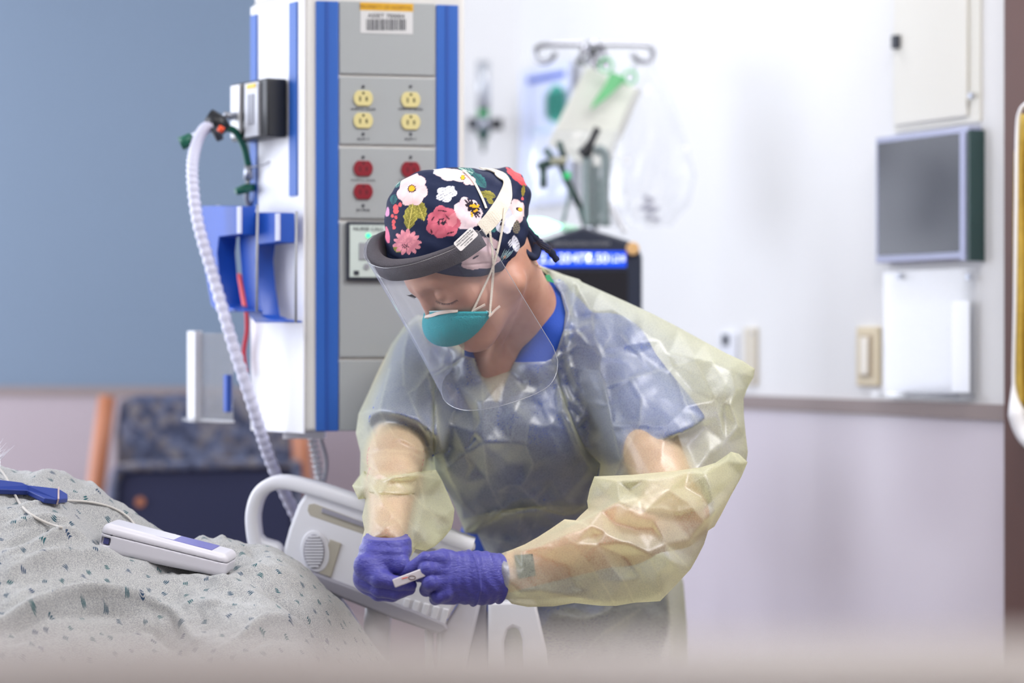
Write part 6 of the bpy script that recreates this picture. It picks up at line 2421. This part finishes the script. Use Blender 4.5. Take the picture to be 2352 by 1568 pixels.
L(nz2.outputs['Fac'], bp.inputs['Height'])
L(bp.outputs[0], b.inputs['Normal'])

cover = mesh_np('hospital_gown', cov, CF, PRT, pat, label='grey hospital gown cloth printed with small teal leaf marks')
# arc-length uv so that the print keeps its size on the slopes
c3d = cov.reshape(nxg, nyg, 3)
base3 = np.stack([GX, GY, GZ], -1)
au = np.concatenate([np.zeros((1, nyg)), np.cumsum(np.linalg.norm(np.diff(base3, axis=0), axis=2), 0)], 0)
av = np.concatenate([np.zeros((nxg, 1)), np.cumsum(np.linalg.norm(np.diff(base3, axis=1), axis=2), 1)], 1)
uvl = cover.data.uv_layers.new(name='UVMap')
uvd = np.stack([au.reshape(-1)[CF.reshape(-1)], av.reshape(-1)[CF.reshape(-1)]], 1).astype(np.float32)
uvl.data.foreach_set('uv', uvd.ravel())
sl_ = cover.modifiers.new('thick', 'SOLIDIFY')
sl_.thickness = .002
sl_.offset = -1


# body under the cloth, head on the raised pillow outside the frame
def s_patient(p):
    d = s_ell(p, (-.86, 3.63, .76), (.27, .19, .13))
    d = smin(d, s_ell(p, (-.55, 3.62, .68), (.24, .19, .10)), .08)
    d = smin(d, s_cap(p, V3(-1.05, 3.62, .84), V3(-1.16, 3.62, .92), .06, .055), .05)
    q = p - V3(-1.27, 3.61, .99)
    d = smin(d, s_ell(q, (.115, .08, .095)), .03) if False else smin(d, s_ell(q, (0, 0, 0), (.115, .08, .098)), .03)
    d = smin(d, s_chain(p, [V3(-1.23, 3.61, 1.075), V3(-1.205, 3.61, 1.10), V3(-1.20, 3.61, 1.085)], [.012, .011, .012], .01), .015)
    d = smin(d, s_ell(p, (-1.17, 3.61, 1.045), (.022, .028, .02)), .02)
    return d


a_, f_ = surface(s_patient, (-1.5, 3.35, .5), (-.25, 3.9, 1.15), .009)
mesh_np('body', a_, f_, SKIN, pat)
MB().box((-1.30, 3.6, .86), (.36, .5, .11), (nrm(V3(1, 0, -.35)), V3(0, 1, 0), nrm(V3(.35, 0, 1)))).build('pillow', mat('pillow_white', (225, 228, 235), .9), bed, bevel=.04)
hb = MB()
rr_ = np.random.RandomState(9)
for i in range(130):
    r0 = V3(-1.0, 3.66, .975) + V3(rr_.uniform(0, .215), rr_.uniform(-.03, .02), rr_.uniform(-.012, .004))
    if i < 80:
        r0[0] = rr_.uniform(-.82, -.775)
    o_ = V3(rr_.uniform(-.012, .022), rr_.uniform(-.01, .01), rr_.uniform(.008, .034))
    hb.tube([r0 - o_ * .3, r0 + o_ * .5, r0 + o_ + V3(rr_.uniform(-.008, .008), 0, 0)], [.0005, .0004, .0001], 4)
hb.build('beard', mat('white_hair', (236, 238, 246), .5), pat, kind='stuff', label='wispy white beard')

# blue strap, leads, handheld unit
M['blued'] = mat('blue_lead_box', (34, 58, 140), .45)
zq = lambda x, y, Y: P(x, y, Y)
covBV = BVHTree.FromPolygons([tuple(v) for v in cov.tolist()], [tuple(q) for q in CF.tolist()])


def on(x, y, lift=.003):
    h = hit(covBV, x, y, 0)
    if h is None:
        return P(x, y, 3.66)
    d = nrm(P(x, y, 3.6) - V3(0, 0, CAMZ))
    return h[0] - d * lift * 1.5 + V3(0, 0, lift * .3)


bx = empty('lead_box', on(110, 1142), 'flat blue monitor lead box tucked in the cloth at the left edge', 'lead box')
a1, b1, c1, d1 = on(-60, 1112, .006), on(150, 1140, .006), on(158, 1160, .006), on(-60, 1140, .006)
nn_ = nrm(np.cross(b1 - a1, d1 - a1))
if nn_[1] > 0:
    nn_ = -nn_
MB().prism([on(-60, 1108, .006), on(48, 1122, .006), on(60, 1128, .006), on(132, 1136, .006), on(132, 1162, .006), on(100, 1158, .006), on(62, 1140, .006), on(-60, 1136, .006)], nn_ * .010).build('box_body', M['blued'], bx, bevel=.002)
MB().prism([on(133, 1136, .007), on(153, 1148, .007), on(153, 1158, .007), on(133, 1160, .007)], nn_ * .009).build('box_plug', M['blued'], bx, bevel=.002)
MB().prism([on(130, 1135, .008), on(133, 1135, .008), on(133, 1162, .008), on(129, 1162, .008)], nn_ * .011).build('box_seam', mat('pale_seam', (190, 170, 170), .6), bx)
M['lead'] = mat('lead_white', (200, 196, 190), .45)
ld = [on(*q, .004) for q in spline([np.array(q, float) for q in ((-10, 1070), (6, 1086), (22, 1112), (35, 1140), (52, 1168), (78, 1188), (110, 1204), (142, 1213))], 5)]
MB().tube(smooth_path(ld, 8), .0021, 8).build('lead_wire', M['lead'], smooth=True, label='thin white lead wire running from the left edge over the blue box', cat='wire')
ld = [on(*q, .004) for q in spline([np.array(q, float) for q in ((153, 1151), (190, 1152), (228, 1158), (262, 1168), (292, 1186), (306, 1202), (314, 1216))], 5)]
MB().tube(smooth_path(ld, 8), .0018, 8).build('lead_wire', M['lead'], smooth=True, label='thin white lead wire curving from the blue box to the handheld unit', cat='wire')

hu = empty('handheld_unit', on(385, 1300), 'white handheld control unit with purple top lying on the patterned cloth', 'handheld unit')
def s_box(q, h, r):
    d = np.abs(q) - (np.array(h) - r)
    return np.linalg.norm(np.maximum(d, 0), axis=1) + np.minimum(d.max(1), 0) - r


def s_unit(p, part):
    q = (p - DC) @ DR.T
    t = q[:, 0] / (DL / 2)
    q = q.copy()
    th = .0205 - .0030 * t
    q[:, 2] = q[:, 2] / (th / .0205) - .001
    q[:, 1] -= .034
    d = s_box(q, (DL / 2, .036, .0205), .011)
    sc = (p - DC) @ DR.T
    top_ = sc[:, 2] - (.0075 - .0015 * t)
    g_ = .0006 * np.exp(-(top_ / .0006) ** 2)
    d = d + g_
    dd = sc - V3(0, .034, .0205)
    if part == 1:
        return smax(d, -top_, .0003)
    w_ = s_box((p - DC) @ DR.T - V3(-DL / 2 + .010, .002, -.002), (.0075, .006, .0058), .002)
    d = smax(d, top_ + .0006, .0003)
    return smax(d, -w_, .0008)


UW = mat('unit_white', (214, 212, 220), .3)
lo_, hi_ = DC + V3(-.12, -.04, -.05), DC + V3(.12, .12, .06)
a_, f_ = surface(lambda p: s_unit(p, 0), lo_, hi_, .0016)
mesh_np('unit_base', a_, f_, UW, hu)
a_, f_ = surface(lambda p: s_unit(p, 1), lo_, hi_, .0016)
ut = mesh_np('unit_lid', a_, f_, UW, hu)


def dl(x, y, z):
    return DC + dax * x + ddp * y + dup * z


MB().prism([dl(-DL * .27, .006, .0212), dl(DL * .36, .006, .0188), dl(DL * .36, .060, .0188), dl(-DL * .27, .060, .0212)], dup * .0012).build('keypad', mat('unit_purple', (110, 108, 176), .35), ut, bevel=.0005)
MB().box(dl(-DL / 2 + .0105, .0045, -.002), (.008, .004, .009), (dax, ddp, dup)).build('end_window', mat('unit_window', (70, 72, 130), .3), hu)
MB().prism([dl(-DL / 2 + .016, -.0018, .008), dl(-DL / 2 + .019, -.0018, .0085), dl(-DL / 2 + .020, -.0018, .0135), dl(-DL / 2 + .0165, -.0018, .013)], ddp * .001).build('unit_mark', M['dark'], ut)

# ================================================================== foreground counter
ct_ = empty('counter', (0, 1.05, 0), 'beige counter ledge out of focus across the bottom foreground', 'counter')
M['beige'] = mat('beige_laminate', (146, 134, 127), .5, noise=.03, nscale=5)
MB().box((.15, 1.06, .996), (2.6, .17, .03)).build('counter_top', M['beige'], ct_, bevel=.008)
MB().box((.15, 1.07, .4885), (2.5, .10, .975)).build('counter_front', M['beige'], ct_, bevel=.004)
